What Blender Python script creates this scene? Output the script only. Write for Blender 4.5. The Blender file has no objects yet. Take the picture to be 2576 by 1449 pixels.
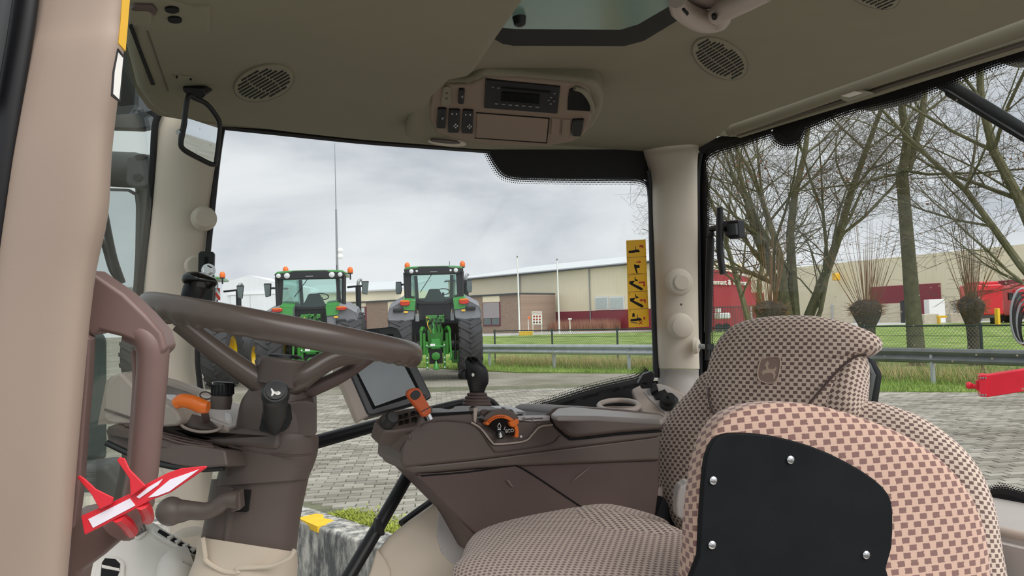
import bpy, bmesh, math, random
from mathutils import Vector, Matrix

# ---------------------------------------------------------------- camera
W, H, F = 2576.0, 1449.0, 1850.0
CAM = Vector((0.0, 0.0, 1.65))
YAW, PITCH, ROLL = math.radians(30.3), math.radians(2.23), math.radians(1.75)
RC = (Matrix.Rotation(-YAW, 3, 'Z') @ Matrix.Rotation(math.pi / 2 + PITCH, 3, 'X') @ Matrix.Rotation(-ROLL, 3, 'Z'))
scene = bpy.context.scene
COL = scene.collection
cd = bpy.data.cameras.new('camera')
cam = bpy.data.objects.new('camera', cd)
COL.objects.link(cam)
cam.matrix_world = Matrix.Translation(CAM) @ RC.to_4x4()
cd.sensor_width = 36.0
cd.lens = 36.0 * F / W
cd.clip_start, cd.clip_end = 0.02, 600
scene.camera = cam

# ---------------------------------------------------------------- sky, light, exposure
scene.view_settings.view_transform = 'Standard'
scene.view_settings.look = 'None'
scene.view_settings.exposure = 0.0
scene.view_settings.gamma = 1.0
scene.view_settings.use_curve_mapping = False
wd = bpy.data.worlds.new('overcast_sky'); scene.world = wd; wd.use_nodes = True
wn, wl = wd.node_tree.nodes, wd.node_tree.links
wn.clear()
o_ = wn.new('ShaderNodeOutputWorld'); bg = wn.new('ShaderNodeBackground')
tc = wn.new('ShaderNodeTexCoord'); mp = wn.new('ShaderNodeMapping'); nz = wn.new('ShaderNodeTexNoise'); rp = wn.new('ShaderNodeValToRGB')
mp.inputs['Scale'].default_value = (1.6, 1.6, 5.0)
mp.inputs['Location'].default_value = (0.9, 0.35, 0.15)
nz.inputs['Scale'].default_value = 1.7; nz.inputs['Detail'].default_value = 7; nz.inputs['Roughness'].default_value = 0.52; nz.inputs['Distortion'].default_value = 0.25
e = rp.color_ramp.elements
e[0].position = 0.33; e[0].color = (0.52, 0.555, 0.61, 1)
e[1].position = 0.62; e[1].color = (0.86, 0.88, 0.90, 1)
m_ = rp.color_ramp.elements.new(0.48); m_.color = (0.73, 0.76, 0.795, 1)
wl.new(tc.outputs['Generated'], mp.inputs['Vector']); wl.new(mp.outputs['Vector'], nz.inputs['Vector'])
wl.new(nz.outputs['Fac'], rp.inputs['Fac']); wl.new(rp.outputs['Color'], bg.inputs['Color']); wl.new(bg.outputs['Background'], o_.inputs['Surface'])
bg.inputs['Strength'].default_value = 1.0
sd = bpy.data.lights.new('veiled_sun', 'SUN'); sd.energy = 3.2; sd.angle = math.radians(60); sd.color = (1.0, 0.97, 0.93)
sun = bpy.data.objects.new('veiled_sun', sd); COL.objects.link(sun)
sun.rotation_euler = Vector((0.15, -0.62, 0.78)).to_track_quat('Z', 'Y').to_euler()

# ---------------------------------------------------------------- pixel helpers (2576 x 1449 frame)
def V(*a): return Vector(a)
def ray(px, py): return RC @ V((px - W / 2) / F, -(py - H / 2) / F, -1.0)
def pd(px, py, d): return CAM + ray(px, py) * d
class Plane:
    def __init__(s, p, n): s.p = Vector(p); s.n = Vector(n).normalized()
    def __call__(s, px, py):
        r = ray(px, py); return CAM + r * ((s.p - CAM).dot(s.n) / r.dot(s.n))
    def off(s, t): return Plane(s.p + s.n * t, s.n)
def plz(z): return Plane((0, 0, z), (0, 0, 1))
def ply(y): return Plane((0, y, 0), (0, -1, 0))
def plx(x): return Plane((x, 0, 0), (-1, 0, 0))
VIEW = RC @ V(0, 0, -1); RIGHT = RC @ V(1, 0, 0); UP = RC @ V(0, 1, 0)
def facing(px, py, d, tx=0.0, ty=0.0):
    """plane through a point; normal to the viewer, turned by tx to the right and ty upwards (degrees)"""
    n = -VIEW * math.cos(math.radians(tx)) * math.cos(math.radians(ty)) + RIGHT * math.sin(math.radians(tx)) + UP * math.sin(math.radians(ty))
    return Plane(pd(px, py, d), n)
G0 = plz(0.0)
def gnd(px, d):
    r = ray(px, 800); p = CAM + r * d; return V(p.x, p.y, 0.0)
def yhor(px): return 724.5 + F * math.tan(PITCH) - math.tan(ROLL) * (px - W / 2)

# ---------------------------------------------------------------- materials
MATS = {}
def lin(c):
    f = lambda v: (v / 255) / 12.92 if v / 255 <= 0.04045 else ((v / 255 + 0.055) / 1.055) ** 2.4
    return (f(c[0]), f(c[1]), f(c[2]), 1.0)
def mat(name, rgb, rough=0.6, metal=0.0, var=0.08, scale=8.0, bump=0.0, bscale=200.0, emit=None, spec=0.5, coat=0.0):
    m = bpy.data.materials.new(name); m.use_nodes = True
    nt = m.node_tree; b = nt.nodes['Principled BSDF']
    b.inputs['Roughness'].default_value = rough; b.inputs['Metallic'].default_value = metal
    b.inputs['Specular IOR Level'].default_value = spec; b.inputs['Coat Weight'].default_value = coat
    t = nt.nodes.new('ShaderNodeTexCoord'); n = nt.nodes.new('ShaderNodeTexNoise'); n.inputs['Scale'].default_value = scale; n.inputs['Detail'].default_value = 5
    nt.links.new(t.outputs['Object'], n.inputs['Vector'])
    r = nt.nodes.new('ShaderNodeValToRGB'); c = lin(rgb)
    r.color_ramp.elements[0].position = 0.3; r.color_ramp.elements[1].position = 0.7
    r.color_ramp.elements[0].color = tuple(max(0, v * (1 - var)) for v in c[:3]) + (1,)
    r.color_ramp.elements[1].color = tuple(min(1, v * (1 + var)) for v in c[:3]) + (1,)
    nt.links.new(n.outputs['Fac'], r.inputs['Fac']); nt.links.new(r.outputs['Color'], b.inputs['Base Color'])
    if bump > 0:
        n2 = nt.nodes.new('ShaderNodeTexNoise'); n2.inputs['Scale'].default_value = bscale; n2.inputs['Detail'].default_value = 3
        nt.links.new(t.outputs['Object'], n2.inputs['Vector'])
        bm = nt.nodes.new('ShaderNodeBump'); bm.inputs['Strength'].default_value = bump; bm.inputs['Distance'].default_value = 0.002
        nt.links.new(n2.outputs['Fac'], bm.inputs['Height']); nt.links.new(bm.outputs['Normal'], b.inputs['Normal'])
    if emit:
        b.inputs['Emission Color'].default_value = lin(emit[0]); b.inputs['Emission Strength'].default_value = emit[1]
    MATS[name] = m
    return m
def nd(nt, kind, **kw):
    n = nt.nodes.new(kind)
    for k, v in kw.items(): setattr(n, k, v)
    return n
def mth(nt, op, a, b=None):
    n = nd(nt, 'ShaderNodeMath', operation=op)
    for i, x in enumerate((a, b)):
        if x is None: continue
        if isinstance(x, (int, float)): n.inputs[i].default_value = x
        else: nt.links.new(x, n.inputs[i])
    return n.outputs[0]

def glass_mat(name, tint=(0.97, 0.98, 0.98), gloss=0.06, dirt=0.0):
    m = bpy.data.materials.new(name); m.use_nodes = True; nt = m.node_tree; nt.nodes.clear()
    out = nd(nt, 'ShaderNodeOutputMaterial'); tr = nd(nt, 'ShaderNodeBsdfTransparent'); gl = nd(nt, 'ShaderNodeBsdfGlossy'); mx = nd(nt, 'ShaderNodeMixShader')
    tr.inputs['Color'].default_value = tint + (1,); gl.inputs['Roughness'].default_value = 0.02
    lw = nd(nt, 'ShaderNodeLayerWeight'); lw.inputs['Blend'].default_value = 0.25
    f = mth(nt, 'MULTIPLY', lw.outputs['Facing'], gloss * 3.0); f = mth(nt, 'ADD', f, gloss * 0.3)
    nt.links.new(f, mx.inputs[0]); nt.links.new(tr.outputs[0], mx.inputs[1]); nt.links.new(gl.outputs[0], mx.inputs[2])
    last = mx.outputs[0]
    if dirt > 0:
        t = nd(nt, 'ShaderNodeTexCoord'); vo = nd(nt, 'ShaderNodeTexVoronoi'); vo.inputs['Scale'].default_value = 34; vo.inputs['Randomness'].default_value = 1
        nt.links.new(t.outputs['Object'], vo.inputs['Vector'])
        n = nd(nt, 'ShaderNodeTexNoise'); n.inputs['Scale'].default_value = 3.3
        nt.links.new(t.outputs['Object'], n.inputs['Vector'])
        spot = mth(nt, 'LESS_THAN', vo.outputs['Distance'], 0.085)
        zone = mth(nt, 'GREATER_THAN', n.outputs['Fac'], 0.47)
        k = mth(nt, 'MULTIPLY', mth(nt, 'MULTIPLY', spot, zone), dirt)
        di = nd(nt, 'ShaderNodeBsdfDiffuse'); di.inputs['Color'].default_value = lin((225, 215, 185))
        m2 = nd(nt, 'ShaderNodeMixShader'); nt.links.new(k, m2.inputs[0]); nt.links.new(last, m2.inputs[1]); nt.links.new(di.outputs[0], m2.inputs[2]); last = m2.outputs[0]
    nt.links.new(last, out.inputs[0]); MATS[name] = m; return m

def frit_mat(name, cell=0.0065):
    """black ceramic print; uv.x = metres along the edge, uv.y = 0 solid .. 1 clear"""
    m = bpy.data.materials.new(name); m.use_nodes = True; nt = m.node_tree; nt.nodes.clear()
    out = nd(nt, 'ShaderNodeOutputMaterial'); tr = nd(nt, 'ShaderNodeBsdfTransparent'); bs = nd(nt, 'ShaderNodeBsdfPrincipled'); mx = nd(nt, 'ShaderNodeMixShader')
    bs.inputs['Base Color'].default_value = (0.004, 0.004, 0.006, 1); bs.inputs['Roughness'].default_value = 0.5
    uv = nd(nt, 'ShaderNodeUVMap'); sp = nd(nt, 'ShaderNodeSeparateXYZ'); nt.links.new(uv.outputs[0], sp.inputs[0])
    t = nd(nt, 'ShaderNodeTexCoord')
    u = mth(nt, 'DIVIDE', sp.outputs[0], cell); v = mth(nt, 'MULTIPLY', sp.outputs[1], 5.0)
    row = mth(nt, 'FLOOR', v); sh = mth(nt, 'MULTIPLY', mth(nt, 'MODULO', row, 2.0), 0.5)
    fu = mth(nt, 'SUBTRACT', mth(nt, 'FRACT', mth(nt, 'ADD', u, sh)), 0.5); fv = mth(nt, 'SUBTRACT', mth(nt, 'FRACT', v), 0.5)
    d = mth(nt, 'SQRT', mth(nt, 'ADD', mth(nt, 'MULTIPLY', fu, fu), mth(nt, 'MULTIPLY', fv, fv)))
    rad = mth(nt, 'SUBTRACT', 0.80, mth(nt, 'MULTIPLY', row, 0.14))
    k = mth(nt, 'LESS_THAN', d, rad)
    nt.links.new(k, mx.inputs[0]); nt.links.new(tr.outputs[0], mx.inputs[1]); nt.links.new(bs.outputs[0], mx.inputs[2]); nt.links.new(mx.outputs[0], out.inputs[0])
    MATS[name] = m; return m

def fabric_mat(name, light, dark, pu=0.019, pv=0.0095, soft=False):
    m = bpy.data.materials.new(name); m.use_nodes = True; nt = m.node_tree; b = nt.nodes['Principled BSDF']
    b.inputs['Roughness'].default_value = 0.95; b.inputs['Specular IOR Level'].default_value = 0.1; b.inputs['Sheen Weight'].default_value = 0.25
    b.inputs['Sheen Roughness'].default_value = 0.5
    uv = nd(nt, 'ShaderNodeUVMap'); n = nd(nt, 'ShaderNodeTexNoise'); n.inputs['Scale'].default_value = 300
    nt.links.new(uv.outputs[0], n.inputs['Vector'])
    sp = nd(nt, 'ShaderNodeSeparateXYZ'); nt.links.new(uv.outputs[0], sp.inputs[0])
    jit = mth(nt, 'MULTIPLY', mth(nt, 'SUBTRACT', n.outputs['Fac'], 0.5), 0.16)
    v = mth(nt, 'ADD', mth(nt, 'DIVIDE', sp.outputs[1], pv), jit)
    row = mth(nt, 'FLOOR', v); sh = mth(nt, 'MULTIPLY', mth(nt, 'PINGPONG', row, 1.0), 0.5)
    u = mth(nt, 'ADD', mth(nt, 'ADD', mth(nt, 'DIVIDE', sp.outputs[0], pu), sh), jit)
    fu = mth(nt, 'ABSOLUTE', mth(nt, 'SUBTRACT', mth(nt, 'FRACT', u), 0.5)); fv = mth(nt, 'ABSOLUTE', mth(nt, 'SUBTRACT', mth(nt, 'FRACT', v), 0.5))
    k = mth(nt, 'MULTIPLY', mth(nt, 'LESS_THAN', fu, 0.27), mth(nt, 'LESS_THAN', fv, 0.38))
    mx = nd(nt, 'ShaderNodeMix', data_type='RGBA'); nt.links.new(k, mx.inputs[0])
    mx.inputs[6].default_value = lin(light); mx.inputs[7].default_value = lin(dark)
    n3 = nd(nt, 'ShaderNodeTexNoise'); n3.inputs['Scale'].default_value = 900; nt.links.new(uv.outputs[0], n3.inputs['Vector'])
    m3 = nd(nt, 'ShaderNodeMix', data_type='RGBA', blend_type='MULTIPLY'); m3.inputs[0].default_value = 0.35
    nt.links.new(mx.outputs[2], m3.inputs[6]); nt.links.new(n3.outputs['Fac'], m3.inputs[7]); 
    nt.links.new(m3.outputs[2], b.inputs['Base Color'])
    bm = nd(nt, 'ShaderNodeBump'); bm.inputs['Strength'].default_value = 0.5; bm.inputs['Distance'].default_value = 0.0015
    nt.links.new(mth(nt, 'SUBTRACT', 1.0, k), bm.inputs['Height']); nt.links.new(bm.outputs['Normal'], b.inputs['Normal'])
    MATS[name] = m; return m

def ribbed_mat(name, rgb, pitch=0.25, depth=0.6, rough=0.55, streak=0.10):
    """profiled metal sheet: vertical ribs along uv.x in metres"""
    m = mat(name, rgb, rough, var=0.03, scale=0.6); nt = m.node_tree; b = nt.nodes['Principled BSDF']
    uv = nd(nt, 'ShaderNodeUVMap'); sp = nd(nt, 'ShaderNodeSeparateXYZ'); nt.links.new(uv.outputs[0], sp.inputs[0])
    s = mth(nt, 'SINE', mth(nt, 'MULTIPLY', sp.outputs[0], 2 * math.pi / pitch))
    s = mth(nt, 'GREATER_THAN', s, 0.7)
    bm = nd(nt, 'ShaderNodeBump'); bm.inputs['Strength'].default_value = depth; bm.inputs['Distance'].default_value = 0.03
    nt.links.new(s, bm.inputs['Height']); nt.links.new(bm.outputs['Normal'], b.inputs['Normal'])
    return m
def brickwork_mat(name):
    m = bpy.data.materials.new(name); m.use_nodes = True; nt = m.node_tree; b = nt.nodes['Principled BSDF']; b.inputs['Roughness'].default_value = 0.9
    uv = nd(nt, 'ShaderNodeUVMap'); br = nd(nt, 'ShaderNodeTexBrick'); nt.links.new(uv.outputs[0], br.inputs['Vector'])
    br.inputs['Scale'].default_value = 1.0; br.inputs['Brick Width'].default_value = 0.22; br.inputs['Row Height'].default_value = 0.065; br.inputs['Mortar Size'].default_value = 0.008
    br.inputs['Color1'].default_value = lin((158, 132, 112)); br.inputs['Color2'].default_value = lin((138, 112, 96)); br.inputs['Mortar'].default_value = lin((150, 140, 128))
    nt.links.new(br.outputs['Color'], b.inputs['Base Color']); MATS[name] = m; return m
def paver_mat(name):
    m = bpy.data.materials.new(name); m.use_nodes = True; nt = m.node_tree; b = nt.nodes['Principled BSDF']; b.inputs['Roughness'].default_value = 0.8
    oi = nd(nt, 'ShaderNodeObjectInfo'); ge = nd(nt, 'ShaderNodeNewGeometry'); t = nd(nt, 'ShaderNodeTexCoord')
    r = mth(nt, 'FRACT', mth(nt, 'ADD', mth(nt, 'MULTIPLY', oi.outputs['Random'], 7.13), mth(nt, 'MULTIPLY', ge.outputs['Random Per Island'], 5.7)))
    rp = nd(nt, 'ShaderNodeValToRGB'); rp.color_ramp.elements[0].color = lin((142, 138, 130)); rp.color_ramp.elements[1].color = lin((190, 186, 177)); nt.links.new(r, rp.inputs[0])
    n = nd(nt, 'ShaderNodeTexNoise'); n.inputs['Scale'].default_value = 0.7; n.inputs['Detail'].default_value = 6; nt.links.new(ge.outputs['Position'], n.inputs['Vector'])
    r2 = nd(nt, 'ShaderNodeValToRGB'); r2.color_ramp.elements[0].position = 0.35; r2.color_ramp.elements[0].color = lin((200, 198, 190)); r2.color_ramp.elements[1].position = 0.7; r2.color_ramp.elements[1].color = lin((255, 255, 252)); nt.links.new(n.outputs['Fac'], r2.inputs[0])
    mx = nd(nt, 'ShaderNodeMix', data_type='RGBA', blend_type='MULTIPLY'); mx.inputs[0].default_value = 1; nt.links.new(rp.outputs[0], mx.inputs[6]); nt.links.new(r2.outputs[0], mx.inputs[7])
    nt.links.new(mx.outputs[2], b.inputs['Base Color'])
    MATS[name] = m; return m
def pave_far_mat(name):
    """pavement beyond where single stones can be told apart"""
    m = bpy.data.materials.new(name); m.use_nodes = True; nt = m.node_tree; b = nt.nodes['Principled BSDF']; b.inputs['Roughness'].default_value = 0.85
    ge = nd(nt, 'ShaderNodeNewGeometry'); mp = nd(nt, 'ShaderNodeMapping'); mp.inputs['Rotation'].default_value = (0, 0, math.radians(24)); nt.links.new(ge.outputs['Position'], mp.inputs['Vector'])
    br = nd(nt, 'ShaderNodeTexBrick'); nt.links.new(mp.outputs[0], br.inputs['Vector']); br.inputs['Scale'].default_value = 1
    br.inputs['Brick Width'].default_value = 0.21; br.inputs['Row Height'].default_value = 0.105; br.inputs['Mortar Size'].default_value = 0.006
    br.inputs['Color1'].default_value = lin((168, 164, 155)); br.inputs['Color2'].default_value = lin((150, 146, 138)); br.inputs['Mortar'].default_value = lin((120, 120, 100))
    n = nd(nt, 'ShaderNodeTexNoise'); n.inputs['Scale'].default_value = 0.45; n.inputs['Detail'].default_value = 8; nt.links.new(ge.outputs['Position'], n.inputs['Vector'])
    r2 = nd(nt, 'ShaderNodeValToRGB'); r2.color_ramp.elements[0].position = 0.35; r2.color_ramp.elements[0].color = lin((190, 188, 170)); r2.color_ramp.elements[1].position = 0.68; r2.color_ramp.elements[1].color = lin((255, 255, 252)); nt.links.new(n.outputs['Fac'], r2.inputs[0])
    mx = nd(nt, 'ShaderNodeMix', data_type='RGBA', blend_type='MULTIPLY'); mx.inputs[0].default_value = 1; nt.links.new(br.outputs['Color'], mx.inputs[6]); nt.links.new(r2.outputs[0], mx.inputs[7])
    nt.links.new(mx.outputs[2], b.inputs['Base Color']); MATS[name] = m; return m
def grass_mat(name, a, bcol, c):
    m = bpy.data.materials.new(name); m.use_nodes = True; nt = m.node_tree; b = nt.nodes['Principled BSDF']; b.inputs['Roughness'].default_value = 0.95; b.inputs['Specular IOR Level'].default_value = 0.1
    ge = nd(nt, 'ShaderNodeNewGeometry'); n = nd(nt, 'ShaderNodeTexNoise'); n.inputs['Scale'].default_value = 0.8; n.inputs['Detail'].default_value = 10; n.inputs['Roughness'].default_value = 0.65; nt.links.new(ge.outputs['Position'], n.inputs['Vector'])
    r = nd(nt, 'ShaderNodeValToRGB'); r.color_ramp.elements[0].position = 0.36; r.color_ramp.elements[0].color = lin(a); r.color_ramp.elements[1].position = 0.66; r.color_ramp.elements[1].color = lin(c)
    q = r.color_ramp.elements.new(0.5); q.color = lin(bcol); nt.links.new(n.outputs['Fac'], r.inputs[0]); nt.links.new(r.outputs[0], b.inputs['Base Color']); MATS[name] = m; return m
def concrete_moss_mat(name):
    m = mat(name, (150, 150, 145), 0.9, var=0.25, scale=3, bump=0.6, bscale=30); nt = m.node_tree; b = nt.nodes['Principled BSDF']
    ge = nd(nt, 'ShaderNodeNewGeometry'); n = nd(nt, 'ShaderNodeTexNoise'); n.inputs['Scale'].default_value = 5; n.inputs['Detail'].default_value = 9; n.inputs['Roughness'].default_value = 0.7
    mp = nd(nt, 'ShaderNodeMapping'); mp.inputs['Scale'].default_value = (1.6, 1.6, 0.6); nt.links.new(ge.outputs['Position'], mp.inputs['Vector']); nt.links.new(mp.outputs[0], n.inputs['Vector'])
    r = nd(nt, 'ShaderNodeValToRGB'); r.color_ramp.elements[0].position = 0.42; r.color_ramp.elements[0].color = lin((92, 94, 94)); r.color_ramp.elements[1].position = 0.62; r.color_ramp.elements[1].color = lin((205, 202, 192))
    nt.links.new(n.outputs['Fac'], r.inputs[0]); nt.links.new(r.outputs[0], b.inputs['Base Color']); return m

mat('headliner', (136, 131, 111), 0.9, var=0.03, bump=0.06, bscale=900)
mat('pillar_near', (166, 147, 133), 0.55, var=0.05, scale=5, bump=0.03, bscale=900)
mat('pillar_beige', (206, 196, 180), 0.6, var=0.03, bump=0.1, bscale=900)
mat('console_face', (142, 124, 108), 0.6, var=0.03)
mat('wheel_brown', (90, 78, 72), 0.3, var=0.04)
mat('taupe', (176, 162, 152), 0.42, var=0.05, bump=0.12, bscale=1200)
mat('brown', (92, 80, 75), 0.45, var=0.05, bump=0.15, bscale=1200)
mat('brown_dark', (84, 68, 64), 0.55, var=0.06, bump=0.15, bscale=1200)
mat('handle_mauve', (120, 96, 91), 0.42, var=0.06)
mat('beige', (198, 184, 166), 0.5, var=0.04, bump=0.1, bscale=900)
mat('floor_grey', (206, 202, 194), 0.55, var=0.05, scale=6, bump=0.1, bscale=700)
mat('shelf_grey', (176, 170, 166), 0.5, var=0.04)
mat('black', (22, 22, 25), 0.45, var=0.1)
mat('black_matt', (12, 12, 15), 0.75, var=0.1)
mat('black_gloss', (10, 10, 12), 0.18, var=0.05)
mat('slot_dark', (4, 4, 5), 0.9, var=0.0)
mat('lid_top_lit', (150, 142, 138), 0.35, var=0.08, scale=10)
mat('foot_grey', (156, 150, 143), 0.45, var=0.05)
mat('scuff', (122, 107, 101), 0.6)
mat('plate_black', (19, 21, 24), 0.7, var=0.25, scale=14, bump=0.12, bscale=600, spec=0.22)
mat('orange', (225, 112, 38), 0.35, var=0.04)
mat('orange_dark', (196, 86, 30), 0.45, var=0.05)
mat('lcd_grey', (120, 128, 134), 0.28, var=0.12, scale=9)
mat('bezel', (52, 54, 57), 0.4, var=0.05)
mat('chrome', (210, 210, 212), 0.15, metal=1.0, var=0.02)
mat('silver_pad', (186, 184, 186), 0.3, var=0.03)
mat('white_print', (232, 230, 224), 0.6, var=0.02)
mat('red_tag', (214, 40, 52), 0.4, var=0.05)
mat('tag_white', (236, 228, 238), 0.4, var=0.02)
mat('yellow_label', (224, 172, 32), 0.5, var=0.03)
mat('sticker_red', (168, 40, 36), 0.5, var=0.03)
mat('hatch_glass', (112, 142, 134), 0.2, var=0.05, scale=3)
mat('mirror', (225, 230, 232), 0.02, metal=1.0, var=0.0)
mat('emblem', (150, 128, 118), 0.9, var=0.04)
mat('emblem_deer', (196, 174, 156), 0.9, var=0.04)
mat('plastic_wrap', (178, 182, 188), 0.25, var=0.1)
mat('reflection_grey', (84, 92, 88), 0.35, var=0.05)
mat('dark_grey', (62, 64, 66), 0.45, var=0.08)
glass_mat('glass_side', gloss=0.03)
glass_mat('glass_rear', gloss=0.03, dirt=0.75)
glass_mat('glass_front', tint=(0.86, 0.90, 0.88), gloss=0.05)
glass_mat('tractor_glass', tint=(0.72, 0.86, 0.82), gloss=0.16)
frit_mat('frit')
fabric_mat('fabric', (232, 212, 196), (128, 106, 100))
fabric_mat('fabric_arm', (232, 196, 176), (152, 118, 112), 0.022, 0.011)
fabric_mat('fabric_seat', (228, 206, 194), (150, 126, 118), 0.016, 0.008)
# outdoors
mat('green', (52, 128, 44), 0.3, var=0.06, coat=0.3)
mat('green_light', (64, 146, 66), 0.3, var=0.05, coat=0.3)
mat('fender_grey', (128, 130, 136), 0.6, var=0.05)
mat('tyre', (54, 54, 56), 0.85, var=0.15, scale=5)
mat('rim_yellow', (232, 196, 20), 0.4, var=0.04)
mat('tail_red', (206, 52, 40), 0.3, var=0.05)
mat('tail_orange', (236, 120, 30), 0.3, var=0.05)
mat('beacon', (238, 110, 30), 0.25, var=0.05)
mat('lens', (216, 220, 222), 0.2, var=0.05)
mat('metal_grey', (150, 154, 156), 0.4, metal=0.3, var=0.1)
mat('galvanised', (172, 178, 182), 0.5, metal=0.25, var=0.12, scale=5)
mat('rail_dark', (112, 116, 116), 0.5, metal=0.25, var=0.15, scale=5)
mat('post_green', (44, 60, 54), 0.6)
mat('wire', (120, 126, 120), 0.6)
mat('bark', (104, 102, 74), 0.95, var=0.25, scale=6, bump=0.5, bscale=60)
mat('twig', (92, 84, 68), 0.95, var=0.15)
mat('pollard', (82, 74, 62), 0.95, var=0.35, scale=9, bump=0.6, bscale=40)
mat('shoot', (150, 112, 74), 0.9, var=0.15)
mat('dry_leaf', (140, 96, 62), 0.9, var=0.2)
mat('dry_grass', (196, 178, 132), 0.95, var=0.2)
mat('reed', (172, 124, 100), 0.95, var=0.2)
mat('blade', (132, 158, 78), 0.95, var=0.25, scale=2)
ribbed_mat('clad_cream', (246, 236, 206), 0.5)
ribbed_mat('clad_maroon', (142, 42, 56), 0.5)
ribbed_mat('clad_red', (150, 48, 56), 1.4)
ribbed_mat('clad_white', (226, 230, 234), 0.6)
ribbed_mat('roof_sheet', (206, 210, 212), 0.7)
brickwork_mat('brickwork')
paver_mat('paver')
pave_far_mat('pave_far')
mat('joint_soil', (104, 106, 84), 0.95, var=0.25, scale=4)
mat('dock_concrete', (104, 102, 98), 0.9, var=0.15, scale=2)
mat('asphalt', (178, 178, 174), 0.9, var=0.08, scale=1)
grass_mat('grass', (98, 120, 54), (124, 148, 72), (162, 172, 112))
concrete_moss_mat('concrete_old')
mat('block', (196, 188, 168), 0.9, var=0.12, scale=2)
mat('yellow_paint', (236, 190, 40), 0.7, var=0.1, scale=9)
mat('moss', (150, 160, 66), 0.95, var=0.3, scale=9)
mat('frame_maroon', (110, 40, 56), 0.5)
mat('blind_grey', (158, 150, 152), 0.7)
mat('pane_dark', (96, 108, 108), 0.15)
mat('pane_light', (196, 208, 206), 0.15)
mat('white_paint', (236, 238, 238), 0.45, var=0.03)
mat('cream_panel', (232, 222, 192), 0.7)
mat('truck_red', (206, 28, 40), 0.3, var=0.05, coat=0.3)
mat('drawbar_red', (226, 34, 56), 0.35, var=0.06)
mat('amber', (240, 190, 60), 0.4)

# ---------------------------------------------------------------- mesh helpers
def mk(name, VF, m, parent=None, smooth=True, bevel=0.0, seg=3, uv=None, angle=40):
    verts, faces = VF[0], VF[1]
    if len(VF) > 2 and uv is None: uv = VF[2]
    me = bpy.data.meshes.new(name); me.from_pydata([tuple(v) for v in verts], [], faces)
    if uv:
        l = me.uv_layers.new(name='UVMap'); k = 0
        flat = []
        for p in me.polygons:
            for li in p.loop_indices:
                vi = me.loops[li].vertex_index
                flat.extend(uv[vi] if not isinstance(uv, dict) else uv[(p.index, vi)])
        l.data.foreach_set('uv', flat)
    bm = bmesh.new(); bm.from_mesh(me); bmesh.ops.recalc_face_normals(bm, faces=bm.faces); bm.to_mesh(me); bm.free()
    if smooth:
        me.polygons.foreach_set('use_smooth', [True] * len(me.polygons))
        me.set_sharp_from_angle(angle=math.radians(angle))
    me.materials.append(MATS[m])
    o = bpy.data.objects.new(name, me); COL.objects.link(o)
    if parent is not None:
        o.parent = parent
        par_m = Matrix.Translation(parent.location) if parent.type == 'EMPTY' and not parent.get('_local') else Matrix.Identity(4)
        if parent.type == 'EMPTY' and not parent.get('_local'):
            o.matrix_parent_inverse = par_m.inverted()
    if bevel > 0:
        b = o.modifiers.new('bevel', 'BEVEL'); b.width = bevel; b.segments = seg; b.limit_method = 'ANGLE'; b.angle_limit = math.radians(35); b.harden_normals = True
        b.use_clamp_overlap = True
    return o
def thing(name, label, cat, loc=(0, 0, 0), group=None, local=False):
    o = bpy.data.objects.new(name, None); COL.objects.link(o); o.location = loc; o.empty_display_size = 0.05
    o['label'] = label; o['category'] = cat
    if group: o['group'] = group
    if local: o['_local'] = 1
    return o
def tag(o, label, cat, group=None):
    o['label'] = label; o['category'] = cat
    if group: o['group'] = group
    return o
def struct(o, label=None):
    o['kind'] = 'structure'
    if label: o['label'] = label
    return o
def stuff(o, label=None, cat=None):
    o['kind'] = 'stuff'
    if label: o['label'] = label; o['category'] = cat
    return o

def box(c, s, R=None):
    c = Vector(c); out = []
    for k in range(8):
        v = V((k & 1) - .5, ((k >> 1) & 1) - .5, ((k >> 2) & 1) - .5); v = V(v.x * s[0], v.y * s[1], v.z * s[2])
        out.append(c + (R @ v if R is not None else v))
    return out, [(0, 2, 3, 1), (4, 5, 7, 6), (0, 1, 5, 4), (2, 6, 7, 3), (0, 4, 6, 2), (1, 3, 7, 5)]
def join(*parts):
    vs, fs, us = [], [], []
    has = all(len(p) > 2 for p in parts)
    for p in parts:
        n = len(vs); vs += list(p[0]); fs += [tuple(i + n for i in f) for f in p[1]]
        if has: us += list(p[2])
    return (vs, fs, us) if has else (vs, fs)
def loft(rings, cap=True, closed=True):
    n = len(rings[0]); vs = [v for r in rings for v in r]; fs = []; us = []
    vv = 0.0; prev = None
    for k, r in enumerate(rings):
        if prev is not None: vv += sum((Vector(a) - Vector(b)).length for a, b in zip(r, prev)) / n
        uu = 0.0
        for i in range(n):
            if i: uu += (Vector(r[i]) - Vector(r[i - 1])).length
            us.append((uu, vv))
        prev = r
    m = n if closed else n - 1
    for k in range(len(rings) - 1):
        for i in range(m):
            j = (i + 1) % n
            fs.append((k * n + i, k * n + j, (k + 1) * n + j, (k + 1) * n + i))
    if cap and closed:
        fs.append(tuple(range(n))[::-1]); fs.append(tuple((len(rings) - 1) * n + i for i in range(n)))
    return vs, fs, us
def catmull(pts, k=6, closed=False):
    P = [Vector(p) for p in pts]; n = len(P); out = []
    rng = range(n) if closed else range(n - 1)
    for i in rng:
        p0 = P[(i - 1) % n] if closed or i > 0 else P[i] * 2 - P[i + 1]
        p1, p2 = P[i], P[(i + 1) % n]
        p3 = P[(i + 2) % n] if closed or i + 2 < n else p2 * 2 - p1
        for t in range(k):
            s = t / k
            out.append(0.5 * ((2 * p1) + (p2 - p0) * s + (2 * p0 - 5 * p1 + 4 * p2 - p3) * s * s + (3 * p1 - p0 - 3 * p2 + p3) * s ** 3))
    if not closed: out.append(P[-1].copy())
    return out
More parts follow.
